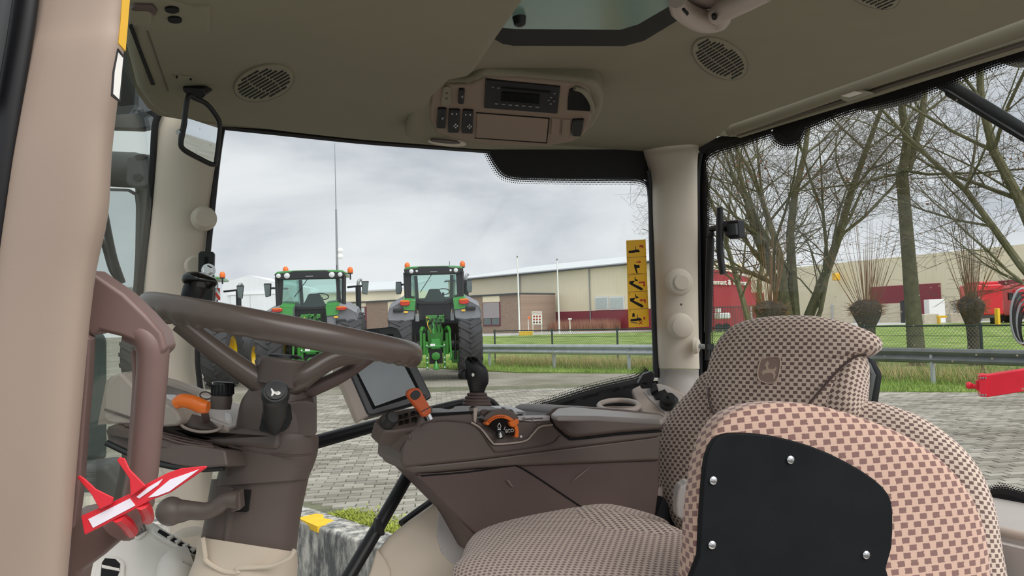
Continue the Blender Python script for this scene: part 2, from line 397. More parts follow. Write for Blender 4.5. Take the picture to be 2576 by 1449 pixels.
def tube(path, r, n=10, cap=True, flat=1.0, flatdir=None):
    P = [Vector(p) for p in path]
    rr = r if isinstance(r, (list, tuple)) else [r] * len(P)
    rings = []; ref = None
    for i, p in enumerate(P):
        t = (P[min(i + 1, len(P) - 1)] - P[max(i - 1, 0)])
        if t.length < 1e-9: t = V(0, 0, 1)
        t.normalize()
        if flatdir is not None: a = (Vector(flatdir) - t * t.dot(Vector(flatdir))).normalized()
        else:
            if ref is None: ref = V(0, 0, 1) if abs(t.z) < 0.9 else V(1, 0, 0)
            a = (ref - t * t.dot(ref)).normalized(); ref = a
        b = t.cross(a)
        rings.append([p + (a * math.cos(2 * math.pi * k / n) * flat + b * math.sin(2 * math.pi * k / n)) * rr[i] for k in range(n)])
    return loft(rings, cap)
def stube(pts, r, n=12, k=6, **kw):
    """smooth tube through control points, radii interpolated"""
    P = catmull(pts, k)
    if isinstance(r, (list, tuple)):
        R = []
        for i in range(len(r) - 1):
            for t in range(k): R.append(r[i] + (r[i + 1] - r[i]) * t / k)
        R.append(r[-1])
    else: R = r
    return tube(P, R, n, **kw)
def lathe(profile, base, axis, n=24, cap=True):
    ax = Vector(axis).normalized(); a = (V(0, 0, 1) if abs(ax.z) < 0.9 else V(1, 0, 0)); a = (a - ax * a.dot(ax)).normalized(); b = ax.cross(a); base = Vector(base)
    return loft([[base + ax * h + (a * math.cos(2 * math.pi * k / n) + b * math.sin(2 * math.pi * k / n)) * max(r, 1e-5) for k in range(n)] for r, h in profile], cap)
def prism(front, d):
    """solid from a planar 3-D outline pushed back along vector d"""
    n = len(front); d = Vector(d)
    vs = [Vector(p) for p in front] + [Vector(p) + d for p in front]
    c = vs[0]; n_ = newell(front)
    a = (vs[1] - vs[0]).normalized() if (vs[1] - vs[0]).length > 1e-9 else V(1, 0, 0); b = n_.cross(a)
    us = [((p - c).dot(a), (p - c).dot(b)) for p in vs]
    fs = [tuple(range(n)), tuple(range(2 * n - 1, n - 1, -1))] + [(i, i + n, (i + 1) % n + n, (i + 1) % n) for i in range(n)]
    return vs, fs, us
def newell(pts):
    n = V(0, 0, 0); m = len(pts)
    for i in range(m):
        p, q = Vector(pts[i]), Vector(pts[(i + 1) % m])
        n += V((p.y - q.y) * (p.z + q.z), (p.z - q.z) * (p.x + q.x), (p.x - q.x) * (p.y + q.y))
    return n.normalized() if n.length > 0 else V(0, 0, 1)
def P3(pl, pts): return [pl(x, y) for x, y in pts]
def slab(pl, pts, t, smooth=0):
    """outline (photo pixels) on a plane in the scene, given real thickness t behind it"""
    q = P3(pl, pts)
    if smooth: q = catmull(q, smooth, True)
    n = pl.n if pl.n.dot(CAM - pl.p) > 0 else -pl.n
    return prism(q, -n * t)
def resample(pts, n):
    P = [Vector(p) for p in pts]; P.append(P[0].copy()); L = [0]
    for a, b in zip(P, P[1:]): L.append(L[-1] + (b - a).length)
    out = []; j = 0
    for k in range(n):
        s = L[-1] * k / n
        while L[j + 1] < s: j += 1
        f = (s - L[j]) / max(1e-9, L[j + 1] - L[j]); out.append(P[j].lerp(P[j + 1], f))
    return out
def pillow(pts3, nrm, tf, tb, p=2.4, n=72, rings=12, uvdir=None, centre=None):
    """cushion: planar outline domed by tf to the front and tb to the back"""
    q = resample(catmull(pts3, 6, True), n); nrm = Vector(nrm).normalized()
    c = Vector(centre) if centre is not None else sum(q, V(0, 0, 0)) / n
    ud = Vector(uvdir) if uvdir is not None else V(0, 1, 0)
    a = (ud - nrm * ud.dot(nrm)).normalized(); b = nrm.cross(a)
    vs, fs, us = [], [], []
    def ring(s, h): return [c + (v - c) * s + nrm * h for v in q]
    seq = []
    for k in range(rings):
        th = math.pi / 2 * k / rings; seq.append((math.cos(th) ** (2 / p), tf * math.sin(th) ** (2 / p)))
    back = []
    for k in range(1, rings):
        th = math.pi / 2 * k / rings; back.append((math.cos(th) ** (2 / p), -tb * math.sin(th) ** (2 / p)))
    allr = [ring(s, h) for s, h in reversed(back)] + [ring(s, h) for s, h in seq]
    for r in allr: vs += r
    m = len(allr)
    for k in range(m - 1):
        for i in range(n):
            j = (i + 1) % n; fs.append((k * n + i, k * n + j, (k + 1) * n + j, (k + 1) * n + i))
    vs.append(c + nrm * tf); ti = len(vs) - 1; vs.append(c - nrm * tb); bi = len(vs) - 1
    for i in range(n):
        fs.append(((m - 1) * n + i, (m - 1) * n + (i + 1) % n, ti)); fs.append(((i + 1) % n, i, bi))
    nb = len(back)
    for k, r in enumerate(allr):
        for i, v in enumerate(r):
            u = V((v - c).dot(a), (v - c).dot(b), 0)
            # stretch the cloth over the rolled edge
            h = (v - c).dot(nrm); d = u.normalized() if u.length > 1e-6 else V(0, 0, 0)
            ext = (tf - h) * 0.75
            us.append((u.x + d.x * ext, u.y + d.y * ext))
    us.append((0, 0)); us.append((0, 0))
    return vs, fs, us
def column(rows, n=28, ratio=1.0, ex=2.0, cap=True):
    """body whose left and right outline are photo pixels at a known distance: rows (xl, yl, xr, yr, d[, ratio])"""
    rings = []
    for r in rows:
        L, R_ = pd(r[0], r[1], r[4]), pd(r[2], r[3], r[4]); c = (L + R_) / 2; h = (R_ - L) / 2
        w = (c - CAM).normalized(); w = (w - h.normalized() * w.dot(h.normalized())).normalized() * h.length * (r[5] if len(r) > 5 else ratio)
        ring = []
        for k in range(n):
            a = 2 * math.pi * k / n; cs, sn = math.cos(a), math.sin(a)
            ring.append(c + h * math.copysign(abs(cs) ** (2 / ex), cs) + w * math.copysign(abs(sn) ** (2 / ex), sn))
        rings.append(ring)
    return loft(rings, cap)
def dense(rows, k=5):
    """smooth interpolation of column rows"""
    n = len(rows[0]); P = rows; out = []
    for i in range(len(P) - 1):
        p0 = P[i - 1] if i else P[i]; p1 = P[i]; p2 = P[i + 1]; p3 = P[i + 2] if i + 2 < len(P) else P[i + 1]
        for t in range(k):
            s = t / k
            out.append(tuple(0.5 * (2 * p1[c] + (p2[c] - p0[c]) * s + (2 * p0[c] - 5 * p1[c] + 4 * p2[c] - p3[c]) * s * s + (3 * p1[c] - p0[c] - 3 * p2[c] + p3[c]) * s ** 3) for c in range(n)))
    out.append(P[-1]); return out
def ellipse(cx, cy, rx, ry, rot=0, n=28, p=2.0):
    o = []; c, s = math.cos(math.radians(rot)), math.sin(math.radians(rot))
    for k in range(n):
        a = 2 * math.pi * k / n; x = rx * math.copysign(abs(math.cos(a)) ** (2 / p), math.cos(a)); y = ry * math.copysign(abs(math.sin(a)) ** (2 / p), math.sin(a)); o.append((cx + x * c - y * s, cy + x * s + y * c))
    return o
def text_mesh(name, body, m, M, parent, size=1.0, depth=0.0, align='CENTER'):
    cu = bpy.data.curves.new(name, 'FONT'); cu.body = body; cu.size = size; cu.extrude = depth; cu.align_x = align; cu.align_y = 'CENTER'
    t = bpy.data.objects.new(name, cu); COL.objects.link(t)
    me = bpy.data.meshes.new_from_object(t.evaluated_get(bpy.context.evaluated_depsgraph_get())); bpy.data.objects.remove(t); bpy.data.curves.remove(cu)
    me.transform(M); me.materials.clear(); me.materials.append(MATS[m])
    o = bpy.data.objects.new(name, me); COL.objects.link(o)
    if parent is not None:
        o.parent = parent
        if parent.type == 'EMPTY' and not parent.get('_local'): o.matrix_parent_inverse = Matrix.Translation(parent.location).inverted()
    return o
def frame_on(pl, px, py, px2=None, py2=None):
    """matrix with origin on the plane at the pixel, x towards the second pixel, z to the viewer"""
    o = pl(px, py); x = (pl(px2, py2) - o).normalized() if px2 is not None else (pl(px + 10, py) - o).normalized()
    n = pl.n if pl.n.dot(CAM - pl.p) > 0 else -pl.n
    y = n.cross(x).normalized(); M = Matrix((x, y, n)).transposed().to_4x4(); M.translation = o; return M
def fritband(name, pl, solid, clear, parent, mm='frit', v0=0.0):
    """printed dot border between two pixel polylines of equal length"""
    a = catmull(P3(pl, solid), 6); b = catmull(P3(pl, clear), 6); vs, fs, us = [], [], []; L = 0
    for i in range(len(a)):
        if i: L += (a[i] - a[i - 1]).length
        vs += [a[i] + (a[i] - b[i]) * .3, b[i]]; us += [(L, v0 - .3 * (1 - v0)), (L, .999)]
        if i: fs.append((2 * i - 2, 2 * i - 1, 2 * i + 1, 2 * i))
    return mk(name, (vs, fs, us), mm, parent, smooth=False)
# ================================================================ OUTDOORS: ground
def blades(n, pick, h0, h1, w=0.006, lean=.4):
    vs, fs = [], []
    for _ in range(n):
        p = pick(); h = random.uniform(h0, h1); a = random.uniform(0, 6.28); d = V(math.cos(a), math.sin(a), 0) * w
        t = V(random.gauss(0, lean) * h, random.gauss(0, lean) * h, h); k = len(vs)
        vs += [p - d, p + d, p + t]; fs.append((k, k + 1, k + 2))
    return vs, fs
blades_ = blades
random.seed(7)
HEAD = math.radians(24.2)
DF = V(math.sin(HEAD), math.cos(HEAD), 0); DR = V(math.cos(HEAD), -math.sin(HEAD), 0)
dA, dB = G0(755, 1318), G0(960, 1388)
du = (dA - dB).normalized()
dE, dN = dA + du * 0.6, dB - du * 9
yard = mk('yard_ground', ([dN, dE, V(-60, dE.y, 0), V(-60, 160, 0), V(170, 160, 0), V(170, -60, 0), V(dN.x, -60, 0)], [(0, 1, 2, 3, 4, 5, 6)]), 'pave_far', smooth=False)
struct(yard, 'grey block-paved yard')
dock = mk('dock_floor', ([V(-60, dE.y, -1), V(dE.x + .1, dE.y, -1), V(dN.x + .3, dN.y, -1), V(dN.x + .3, -60, -1), V(-60, -60, -1)], [(0, 1, 2, 3, 4)]), 'dock_concrete', smooth=False)
struct(dock, 'lower concrete floor beneath the cab')
dn = V(du.y, -du.x, 0)
if dn.x < 0: dn = -dn
rw = mk('retaining_wall', prism([dN + V(0, 0, -1), dE + V(0, 0, -1), dE + V(0, 0, .03), dN + V(0, 0, .03)], dn * 0.28), 'concrete_old', bevel=0.03)
struct(rw, 'weathered concrete retaining wall along the yard edge')
ypt = G0(752, 1312); ypt2 = G0(802, 1334); yv = ypt2 - ypt
mk('painted_patch', prism([ypt + yv * a + dn * b + V(0, 0, .033) for a, b in ((0, -.012), (.3, -.012), (.55, -.012), (.8, -.012), (1.0, -.012), (1.04, .05), (.92, .10), (.85, .17), (.5, .14), (.2, .19), (0, .16))], V(0, 0, -.05)), 'yellow_paint', rw)['label'] = 'faded yellow painted block end'
struct(mk('retaining_wall', prism([V(-60, dE.y, -1), V(dE.x, dE.y, -1), V(dE.x, dE.y, .03), V(-60, dE.y, .03)], V(0, .28, 0)), 'concrete_old', smooth=False), 'concrete retaining wall at the far side of the dock')
def pick_moss():
    c = dA.lerp(dB, random.random() * 1.2) + dn * (.27 + abs(random.gauss(0, .14))); return V(c.x, c.y, .008)
stuff(mk('moss_tufts', blades_(4000, pick_moss, .01, .04, .012, 1.2), 'moss', rw, smooth=False))

# block paving: stones one by one near the window, joined further out
def vis(p):
    q = RC.transposed() @ (p - CAM)
    if q.z > -0.3: return None
    return (W / 2 + F * q.x / -q.z, H / 2 - F * q.y / -q.z, -q.z)
bl, bw_ = 0.21, 0.105
cand = []
for i in range(-10, 260):
    for j in range(-90, 90):
        p = DF * (i * bw_) + DR * ((j + (0.5 if i % 2 else 0)) * bl)
        v = vis(p)
        if v is None or v[2] > 16.5: continue
        if (p - dA).dot(dn) < 0.42 and p.y < dE.y + .3: continue
        x, y = v[0], v[1]
        if not (760 < x < 2650 and 930 < y < 1345): continue
        cand.append((v[2], p, x, y))
cand.sort(key=lambda c: c[0])
def bvf(c, h): return box((c.x, c.y, h / 2 - .004), (bl - .012, bw_ - .012, h + .008), Matrix.Rotation(-HEAD, 3, 'Z'))
vis_first = [c for c in cand if (770 < c[2] < 1040 and 1060 < c[3]) or (2500 < c[2])]
rest = [c for c in cand if c not in vis_first]
chosen = (vis_first + rest)[:300]; others = (vis_first + rest)[300:]
bme = None
for d, p, x, y in chosen:
    if bme is None:
        o = mk('paving_stone', box((0, 0, 0), (bl - .012, bw_ - .012, .03), Matrix.Rotation(-HEAD, 3, 'Z')), 'paver', yard, smooth=False); bme = o.data
    else:
        o = bpy.data.objects.new('paving_stone', bme); COL.objects.link(o); o.parent = yard
    o.location = (p.x, p.y, .004 + random.uniform(-.004, .004))
stuff(mk('paving_stones_beyond', join(*[bvf(p, .017 + random.uniform(-.003, .003)) for d, p, x, y in others]), 'paver', yard, smooth=False))
xs = [c[1].x for c in cand]; ys = [c[1].y for c in cand]
soil_pts = []
mk('joint_sand', ([V(p.x, p.y, .006) for p in (G0(760, 1290), G0(1500, 1345), G0(1680, 1345), G0(2600, 1290), G0(2600, 1010), G0(1700, 965), G0(1060, 975), G0(760, 1000))], [tuple(range(8))]), 'joint_soil', yard, smooth=False)

gb = [(860, 915), (1050, 925), (1300, 938), (1640, 940), (1760, 952), (2200, 987), (2576, 990), (2900, 1010)]
gp = [G0(*q) for q in gb]
for k, p in enumerate(gp): p.z = .03
far = [gnd(2900, 58), gnd(2300, 60), gnd(1640, 62), gnd(1100, 64), gnd(860, 64)]
for p in far: p.z = .03
struct(mk('lawn', prism(gp + far, V(0, 0, -.03)), 'grass', smooth=False), 'green lawn behind the crash barrier')
rd = [gnd(600, 65), gnd(1640, 62.5), gnd(2900, 58.5), gnd(2900, 70), gnd(1640, 76), gnd(600, 80)]
for p in rd: p.z = .02
struct(mk('road', prism(rd, V(0, 0, -.02)), 'asphalt', smooth=False), 'pale road in front of the halls')
# grass blades along the lawn edge
def pick_edge(d0, d1):
    def f():
        i = random.randrange(1, len(gp) - 2); p = gp[i].lerp(gp[i + 1], random.random()); q = V(p.x, p.y, .02); n = V(p.x, p.y, 0).normalized(); return q + n * random.uniform(d0, d1)
    return f
stuff(mk('grass_blades', blades(26000, pick_edge(-0.15, 5.0), .05, .16, .008), 'blade', smooth=False), 'short green grass at the lawn edge', 'grass')

# ================================================================ crash barrier and fence
GR = [V(11.2, 22.2, 0), V(11.66, 21.1, 0), V(13.6, 15.6, 0), V(14.7, 8.9, 0), V(14.85, 6.0, 0), V(14.9, 3.0, 0)]
def along(poly, step, start=0.0):
    out = []; acc = start; L = 0
    for a, b in zip(poly, poly[1:]):
        l = (b - a).length
        while acc <= L + l: out.append((a.lerp(b, (acc - L) / l), (b - a).normalized())); acc += step
        L += l
    return out
prof = [(0.0, .46), (.05, .48), (.07, .53), (.03, .58), (.0, .61), (.03, .64), (.07, .69), (.05, .74), (0.0, .76), (-.012, .75), (.03, .725), (.055, .69), (.015, .645), (-.015, .61), (.015, .575), (.055, .53), (.03, .495), (-.012, .47)]
crash = thing('crash_barrier', 'long galvanised steel crash barrier in front of the lawn', 'crash barrier', GR[2])
rings = []
for i, p in enumerate(GR):
    t = (GR[min(i + 1, len(GR) - 1)] - GR[max(i - 1, 0)]).normalized(); n = V(-t.y, t.x, 0)
    if n.dot(-p) < 0: n = -n
    rings.append([p + n * a + V(0, 0, z) for a, z in prof])
k0 = loft(rings[:3]); k1 = loft(rings[2:])
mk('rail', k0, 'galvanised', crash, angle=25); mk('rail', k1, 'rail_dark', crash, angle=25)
for p, t in along(GR, 2.65, .9): mk('post', box((p.x, p.y, .3), (.05, .10, .66), Matrix.Rotation(math.atan2(t.y, t.x), 3, 'Z')), 'galvanised', crash)
FN = [p + V(p.x, p.y, 0).normalized() * 1.5 for p in GR]
FN[0] = FN[1] + (FN[1] - FN[2]).normalized() * .1
fen = thing('wire_fence', 'low green chain-link fence standing behind the crash barrier', 'fence', FN[2])
for p, t in along(FN, 2.45, .05): mk('post', lathe([(.03, 0), (.03, 1.2), (.02, 1.23)], p, (0, 0, 1), 8), 'post_green', fen)
for z in (1.17, .95): mk('top_wire' if z < 1 else 'top_rail', tube([p + V(0, 0, z) for p in FN], .018 if z > 1 else .006, 6), 'post_green', fen)
wv = []
for p, t in along(FN, .075):
    for s in (-1, 1):
        a = p + V(0, 0, .05); b = p + t * (.9 * s) + V(0, 0, 1.15)
        wv.append(tube([a, b], .0035, 3, cap=False))
stuff(mk('wire_mesh', join(*wv), 'wire', fen, smooth=False))
def pick_rail():
    def f():
        i = random.choice([1, 1, 1, 2, 2, 3]); p = GR[i].lerp(GR[i + 1], random.random()); return p + V(p.x, p.y, 0).normalized() * random.uniform(.1, 1.5) + V(0, 0, .02)
    return f
stuff(mk('dry_grass_tufts', blades(9000, pick_rail(), .12, .5, .006, .35), 'dry_grass', smooth=False), 'dry straw-coloured grass tufts under the crash barrier', 'dry grass')
stuff(mk('rough_grass', blades(14000, pick_rail(), .06, .3, .008, .35), 'blade', smooth=False), 'rough green grass between crash barrier and fence', 'grass')

# ================================================================ halls
def wallseg(name, a, b, z0, z1, t, m, parent, out=0.0):
    a, b = Vector(a), Vector(b); n = V((b - a).y, -(b - a).x, 0).normalized()
    if n.dot(-a) < 0: n = -n
    a, b = a + n * out, b + n * out
    return mk(name, prism([a + V(0, 0, z0), b + V(0, 0, z0), b + V(0, 0, z1), a + V(0, 0, z1)], -n * t), m, parent, smooth=False)
def on(a, b, px):
    """point where the pixel column meets the vertical wall a-b"""
    n = V((b - a).y, -(b - a).x, 0).normalized(); return Plane(a, n)(px, 790)
def zat(a, b, px, py):
    n = V((b - a).y, -(b - a).x, 0).normalized(); return Plane(a, n)(px, py).z
def flat(p): return V(p.x, p.y, 0)

hl, hr = gnd(1130, 92), gnd(1690, 66.5)
hall = thing('cream_hall', 'long cream and maroon hall behind the flagpoles', 'building', flat((hl + hr) / 2))
wallseg('plinth_cladding', hl, hr, 0, zat(hl, hr, 1450, 783), .3, 'clad_maroon', hall, .03)
wallseg('wall', hl, hr, 0, zat(hl, hr, 1450, 677), 12, 'clad_cream', hall)
ez = zat(hl, hr, 1450, 677); hn = V((hr - hl).y, -(hr - hl).x, 0).normalized(); hn = hn if hn.dot(-hl) > 0 else -hn
mk('roof', prism([hl + hn * .5 + V(0, 0, ez), hr + hn * .5 + V(0, 0, ez), hr - hn * 14 + V(0, 0, ez + 2.0), hl - hn * 14 + V(0, 0, ez + 2.0)], V(0, 0, .15)), 'roof_sheet', hall, smooth=False)
mk('gutter', tube([hl + hn * .55 + V(0, 0, ez - .05), hr + hn * .55 + V(0, 0, ez - .05)], .09, 8), 'dark_grey', hall)
for px, dd in ((1312, .1), (1487, .1)):
    p = flat(on(hl, hr, px)) + hn * .12; mk('downpipe', lathe([(.06, 0), (.06, ez)], p, (0, 0, 1), 8), 'metal_grey', hall)
for xa, xb in ((1500, 1533), (1536, 1573)):
    a, b = flat(on(hl, hr, xa)), flat(on(hl, hr, xb)); z0, z1 = zat(hl, hr, xa, 776), zat(hl, hr, xa, 750)
    w = wallseg('window', a, b, z0 - .15, z1 + .15, .1, 'white_paint', hall, .12); wallseg('pane', a.lerp(b, .06), a.lerp(b, .94), z0, z1, .05, 'pane_light', w, .16)
# dry reeds before the maroon plinth
def pick_reed():
    px = random.uniform(1375, 1570); p = flat(on(hl, hr, px)) + hn * random.uniform(.4, 2.2); return p + V(0, 0, .02)
stuff(mk('dry_reeds', blades(5000, pick_reed, .5, 1.35, .02, .12), 'reed', smooth=False), 'reddish dry reeds growing against the maroon hall plinth', 'reeds')

ol, orr = gnd(872, 88), gnd(1311, 72)
off = thing('brick_office', 'low brown brick office with cream bands and maroon window frames', 'building', flat((ol + orr) / 2))
oz = zat(ol, orr, 1290, 742)
wallseg('brick_wall', ol, orr, 0, oz, 6, 'brickwork', off)
wallseg('cream_band', ol, flat(on(ol, orr, 921)), 2.6, oz + .3, .1, 'cream_panel', off, .06)
wallseg('cream_band', flat(on(ol, orr, 977)), flat(on(ol, orr, 998)), 1.6, oz + .3, .1, 'cream_panel', off, .06)
wallseg('cream_band', flat(on(ol, orr, 1216)), flat(on(ol, orr, 1258)), zat(ol, orr, 1240, 762), oz, .1, 'cream_panel', off, .06)
wallseg('roof_edge', ol, orr, oz, oz + .18, 6.2, 'dark_grey', off, .15)
a, b = flat(on(ol, orr, 1216)), flat(on(ol, orr, 1259)); z0, z1 = zat(ol, orr, 1240, 820), zat(ol, orr, 1240, 760)
w = wallseg('window', a, b, z0, z1, .1, 'frame_maroon', off, .08)
zm = zat(ol, orr, 1240, 800)
wallseg('roller_blind', a.lerp(b, .04), a.lerp(b, .96), zm, z1 - .05, .06, 'blind_grey', w, .12)
wallseg('pane', a.lerp(b, .05), a.lerp(b, .47), z0 + .12, zm - .03, .04, 'pane_dark', w, .12)
wallseg('pane', a.lerp(b, .53), a.lerp(b, .95), z0 + .12, zm - .03, .04, 'pane_dark', w, .12)
a, b = flat(on(ol, orr, 888)), flat(on(ol, orr, 922)); z0, z1 = zat(ol, orr, 905, 830), zat(ol, orr, 905, 772)
w = wallseg('window', a, b, z0, z1, .1, 'frame_maroon', off, .08); wallseg('pane', a.lerp(b, .1), a.lerp(b, .9), z0 + .9, z1 - .1, .04, 'pane_light', w, .12)

wl_, wr_ = gnd(560, 84), gnd(722, 84)
wh = thing('white_shed', 'white profiled-sheet shed with a low gable behind the tractors', 'building', flat((wl_ + wr_) / 2))
n_ = V((wr_ - wl_).y, -(wr_ - wl_).x, 0).normalized(); n_ = n_ if n_.dot(-wl_) > 0 else -n_
zz = lambda px, py: zat(wl_, wr_, px, py)
mk('gable_wall', prism([wl_, wr_, wr_ + V(0, 0, zz(722, 716)), flat(on(wl_, wr_, 628)) + V(0, 0, zz(628, 692)), wl_ + V(0, 0, zz(560, 712))], -n_ * 14), 'clad_white', wh, smooth=False)
wallseg('sliding_door', flat(on(wl_, wr_, 582)), flat(on(wl_, wr_, 630)), 0, zz(630, 741), .1, 'clad_white', wh, .12)
wallseg('sliding_door', flat(on(wl_, wr_, 631)), flat(on(wl_, wr_, 700)), 0, zz(630, 741), .1, 'clad_white', wh, .12)
wallseg('door_rail', flat(on(wl_, wr_, 575)), flat(on(wl_, wr_, 715)), zz(630, 741), zz(630, 738), .1, 'white_paint', wh, .2)
ll, lr = gnd(700, 96), gnd(1010, 90)
lw = thing('low_white_roof_hall', 'low cream hall with a white sheet roof left of the right tractor', 'building', flat((ll + lr) / 2))
lz = zat(ll, lr, 930, 733); wallseg('wall', ll, lr, 0, lz, 8, 'clad_cream', lw)
n_ = V((lr - ll).y, -(lr - ll).x, 0).normalized(); n_ = n_ if n_.dot(-ll) > 0 else -n_
mk('roof', prism([ll + n_ * .4 + V(0, 0, lz), lr + n_ * .4 + V(0, 0, lz), lr - n_ * 9 + V(0, 0, lz + 1.5), ll - n_ * 9 + V(0, 0, lz + 1.5)], V(0, 0, .15)), 'roof_sheet', lw, smooth=False)

# right side, seen through the rear window
rl, rr = gnd(1720, 58), gnd(1893, 63)
rb = thing('maroon_shop', 'maroon sheet-clad building with white lettering on its front', 'building', flat((rl + rr) / 2))
n_ = V((rr - rl).y, -(rr - rl).x, 0).normalized(); n_ = n_ if n_.dot(-rl) > 0 else -n_
zr = lambda px, py: zat(rl, rr, px, py)
mk('front_wall', prism([rl, rr, rr + V(0, 0, zr(1893, 700)), flat(on(rl, rr, 1838)) + V(0, 0, zr(1838, 683)), rl + V(0, 0, zr(1720, 668))], -n_ * 3), 'clad_red', rb, smooth=False)
pA = Plane(rl + n_ * .12, n_); M = frame_on(pA, 1834, 711, 1880, 712.5)
text_mesh('sign_lettering', 'Tennant & Thomas', 'white_print', M @ Matrix.Scale(1.0, 4), rb, size=.62, depth=.05)
wallseg('link_wall', rr, gnd(1925, 66), 0, 3.1, .4, 'clad_red', rb)
bl_, br_ = gnd(1880, 118), gnd(2720, 72)
bh = thing('big_cream_hall', 'very long cream hall with maroon panels behind the trees', 'building', flat((bl_ + br_) / 2))
zb = lambda px, py: zat(bl_, br_, px, py)
wallseg('wall', bl_, br_, 0, zb(2400, 632), 10, 'clad_cream', bh)
wallseg('maroon_panel', flat(on(bl_, br_, 2192)), flat(on(bl_, br_, 2370)), 0, zb(2280, 717), .2, 'clad_maroon', bh, .1)
wallseg('maroon_panel', flat(on(bl_, br_, 2478)), flat(on(bl_, br_, 2690)), 0, zb(2540, 705), .2, 'clad_maroon', bh, .1)
p = flat(on(bl_, br_, 2108)); lampo = mk('flood_lamp', box((p.x * .985, p.y * .985, zb(2108, 697)), (1.1, .5, 1.0)), 'amber', bh, bevel=.1); lampo['label'] = 'yellow wall lamp'
# precast concrete wall, panel by panel
cl_, cr_ = gnd(2040, 74), gnd(2620, 62)
cw = thing('precast_wall', 'pale precast concrete panel wall with grey steel posts', 'wall', flat((cl_ + cr_) / 2))
Ls = (cr_ - cl_).length; cdv = (cr_ - cl_).normalized(); npan = 9; pw_ = Ls / npan
panel = None
cn = V(cdv.y, -cdv.x, 0); cn = cn if cn.dot(-cl_) > 0 else -cn
Rz = Matrix.Rotation(math.atan2(cdv.y, cdv.x), 3, 'Z')
for i in range(npan):
    for j in range(4):
        if i == 4 and j >= 0: continue
        c = cl_ + cdv * (pw_ * (i + .5)) + V(0, 0, .24 + j * .45)
        if panel is None:
            o = mk('panel', box((0, 0, 0), (pw_ - .1, .16, .44), Rz), 'block', cw, smooth=False); panel = o.data
        else:
            o = bpy.data.objects.new('panel', panel); COL.objects.link(o); o.parent = cw; o.matrix_parent_inverse = Matrix.Translation(cw.location).inverted()
        o.location = c + cn * random.uniform(-.03, .03)
    c = cl_ + cdv * (pw_ * i); mk('post', box((c.x, c.y, .95), (.14, .25, 1.95), Rz), 'galvanised', cw)
def obox(px0, px1, py0, py1, d, t, foot=False):
    a, b = pd(px0, py1, d), pd(px1, py1, d); z1 = pd((px0 + px1) / 2, py0, d).z; z0 = 0.0 if foot else max(.0, a.z)
    c = (a + b) / 2; c = c + ray(px0, py1).normalized() * t / 2; R = Matrix.Rotation(math.atan2((b - a).y, (b - a).x), 3, 'Z')
    return box((c.x, c.y, (z0 + z1) / 2), ((b - a).length, t, max(.02, z1 - z0)), R)
gt = thing('site_gate', 'dark steel-framed barred gate in the precast wall', 'gate', gnd(2290, 66))
for x in (2272, 2312): mk('gate_post', obox(x - 4, x + 4, 757, 814, 66, .2, True), 'black', gt)
mk('gate_frame', obox(2272, 2312, 755, 758, 66, .1), 'black', gt)
for k in range(7): mk('bar', obox(2278 + k * 5, 2279.3 + k * 5, 759, 812, 66, .05), 'black', gt)
tag(mk('utility_cabinet', obox(2332, 2372, 753, 795, 64, .8, True), 'white_paint', bevel=.03), 'white upright utility cabinet beside the gate', 'cabinet')
for k, (x0, x1) in enumerate(((2318, 2356), (2385, 2425))):
    a, b = gnd(x0, 62), gnd(x1, 62); R = Matrix.Rotation(math.atan2((b - a).y, (b - a).x), 3, 'Z'); c = (a + b) / 2
    tag(mk('concrete_block', box((c.x, c.y, .40), ((b - a).length, .8, .8), R), 'block', bevel=.05), ['pale concrete block in front of the white cabinet', 'pale concrete block left of the red truck'][k], 'concrete block', 'concrete blocks by the wall')
tag(mk('yellow_barrier', join(obox(2358, 2380, 794, 800, 60, .3), obox(2360, 2364, 800, 812, 60, .3, True)), 'yellow_paint'), 'small yellow barrier between the concrete blocks', 'barrier')
# bar fence before the maroon shop
bf = thing('bar_fence', 'grey vertical bar fence before the maroon shop', 'fence', gnd(1840, 52))
fa, fb = gnd(1770, 52), gnd(1925, 54)
for k in range(40):
    p = fa.lerp(fb, k / 39); mk('bar', lathe([(.02, 0), (.02, 1.95)], p, (0, 0, 1), 5), 'dark_grey', bf)
for z in (.25, 1.85): mk('cross_rail', tube([fa + V(0, 0, z), fb + V(0, 0, z)], .03, 5), 'dark_grey', bf)
mk('post', obox(1890, 1894, 770, 830, 51.5, .1, True), 'galvanised', bf)
vn = thing('parked_van', 'small white van parked behind the bar fence', 'van', gnd(1815, 56))
mk('body', obox(1803, 1831, 787, 803, 56, 1.6), 'white_paint', vn, bevel=.1)
for x in (1808, 1826):
    p = gnd(x, 55.9); mk('wheel', lathe([(.33, -.1), (.33, .1)], (p.x, p.y, .33), ray(x, 800), 12), 'tyre', vn)
mk('cargo', obox(1803, 1810, 776, 786, 56, .8), 'white_paint', vn)
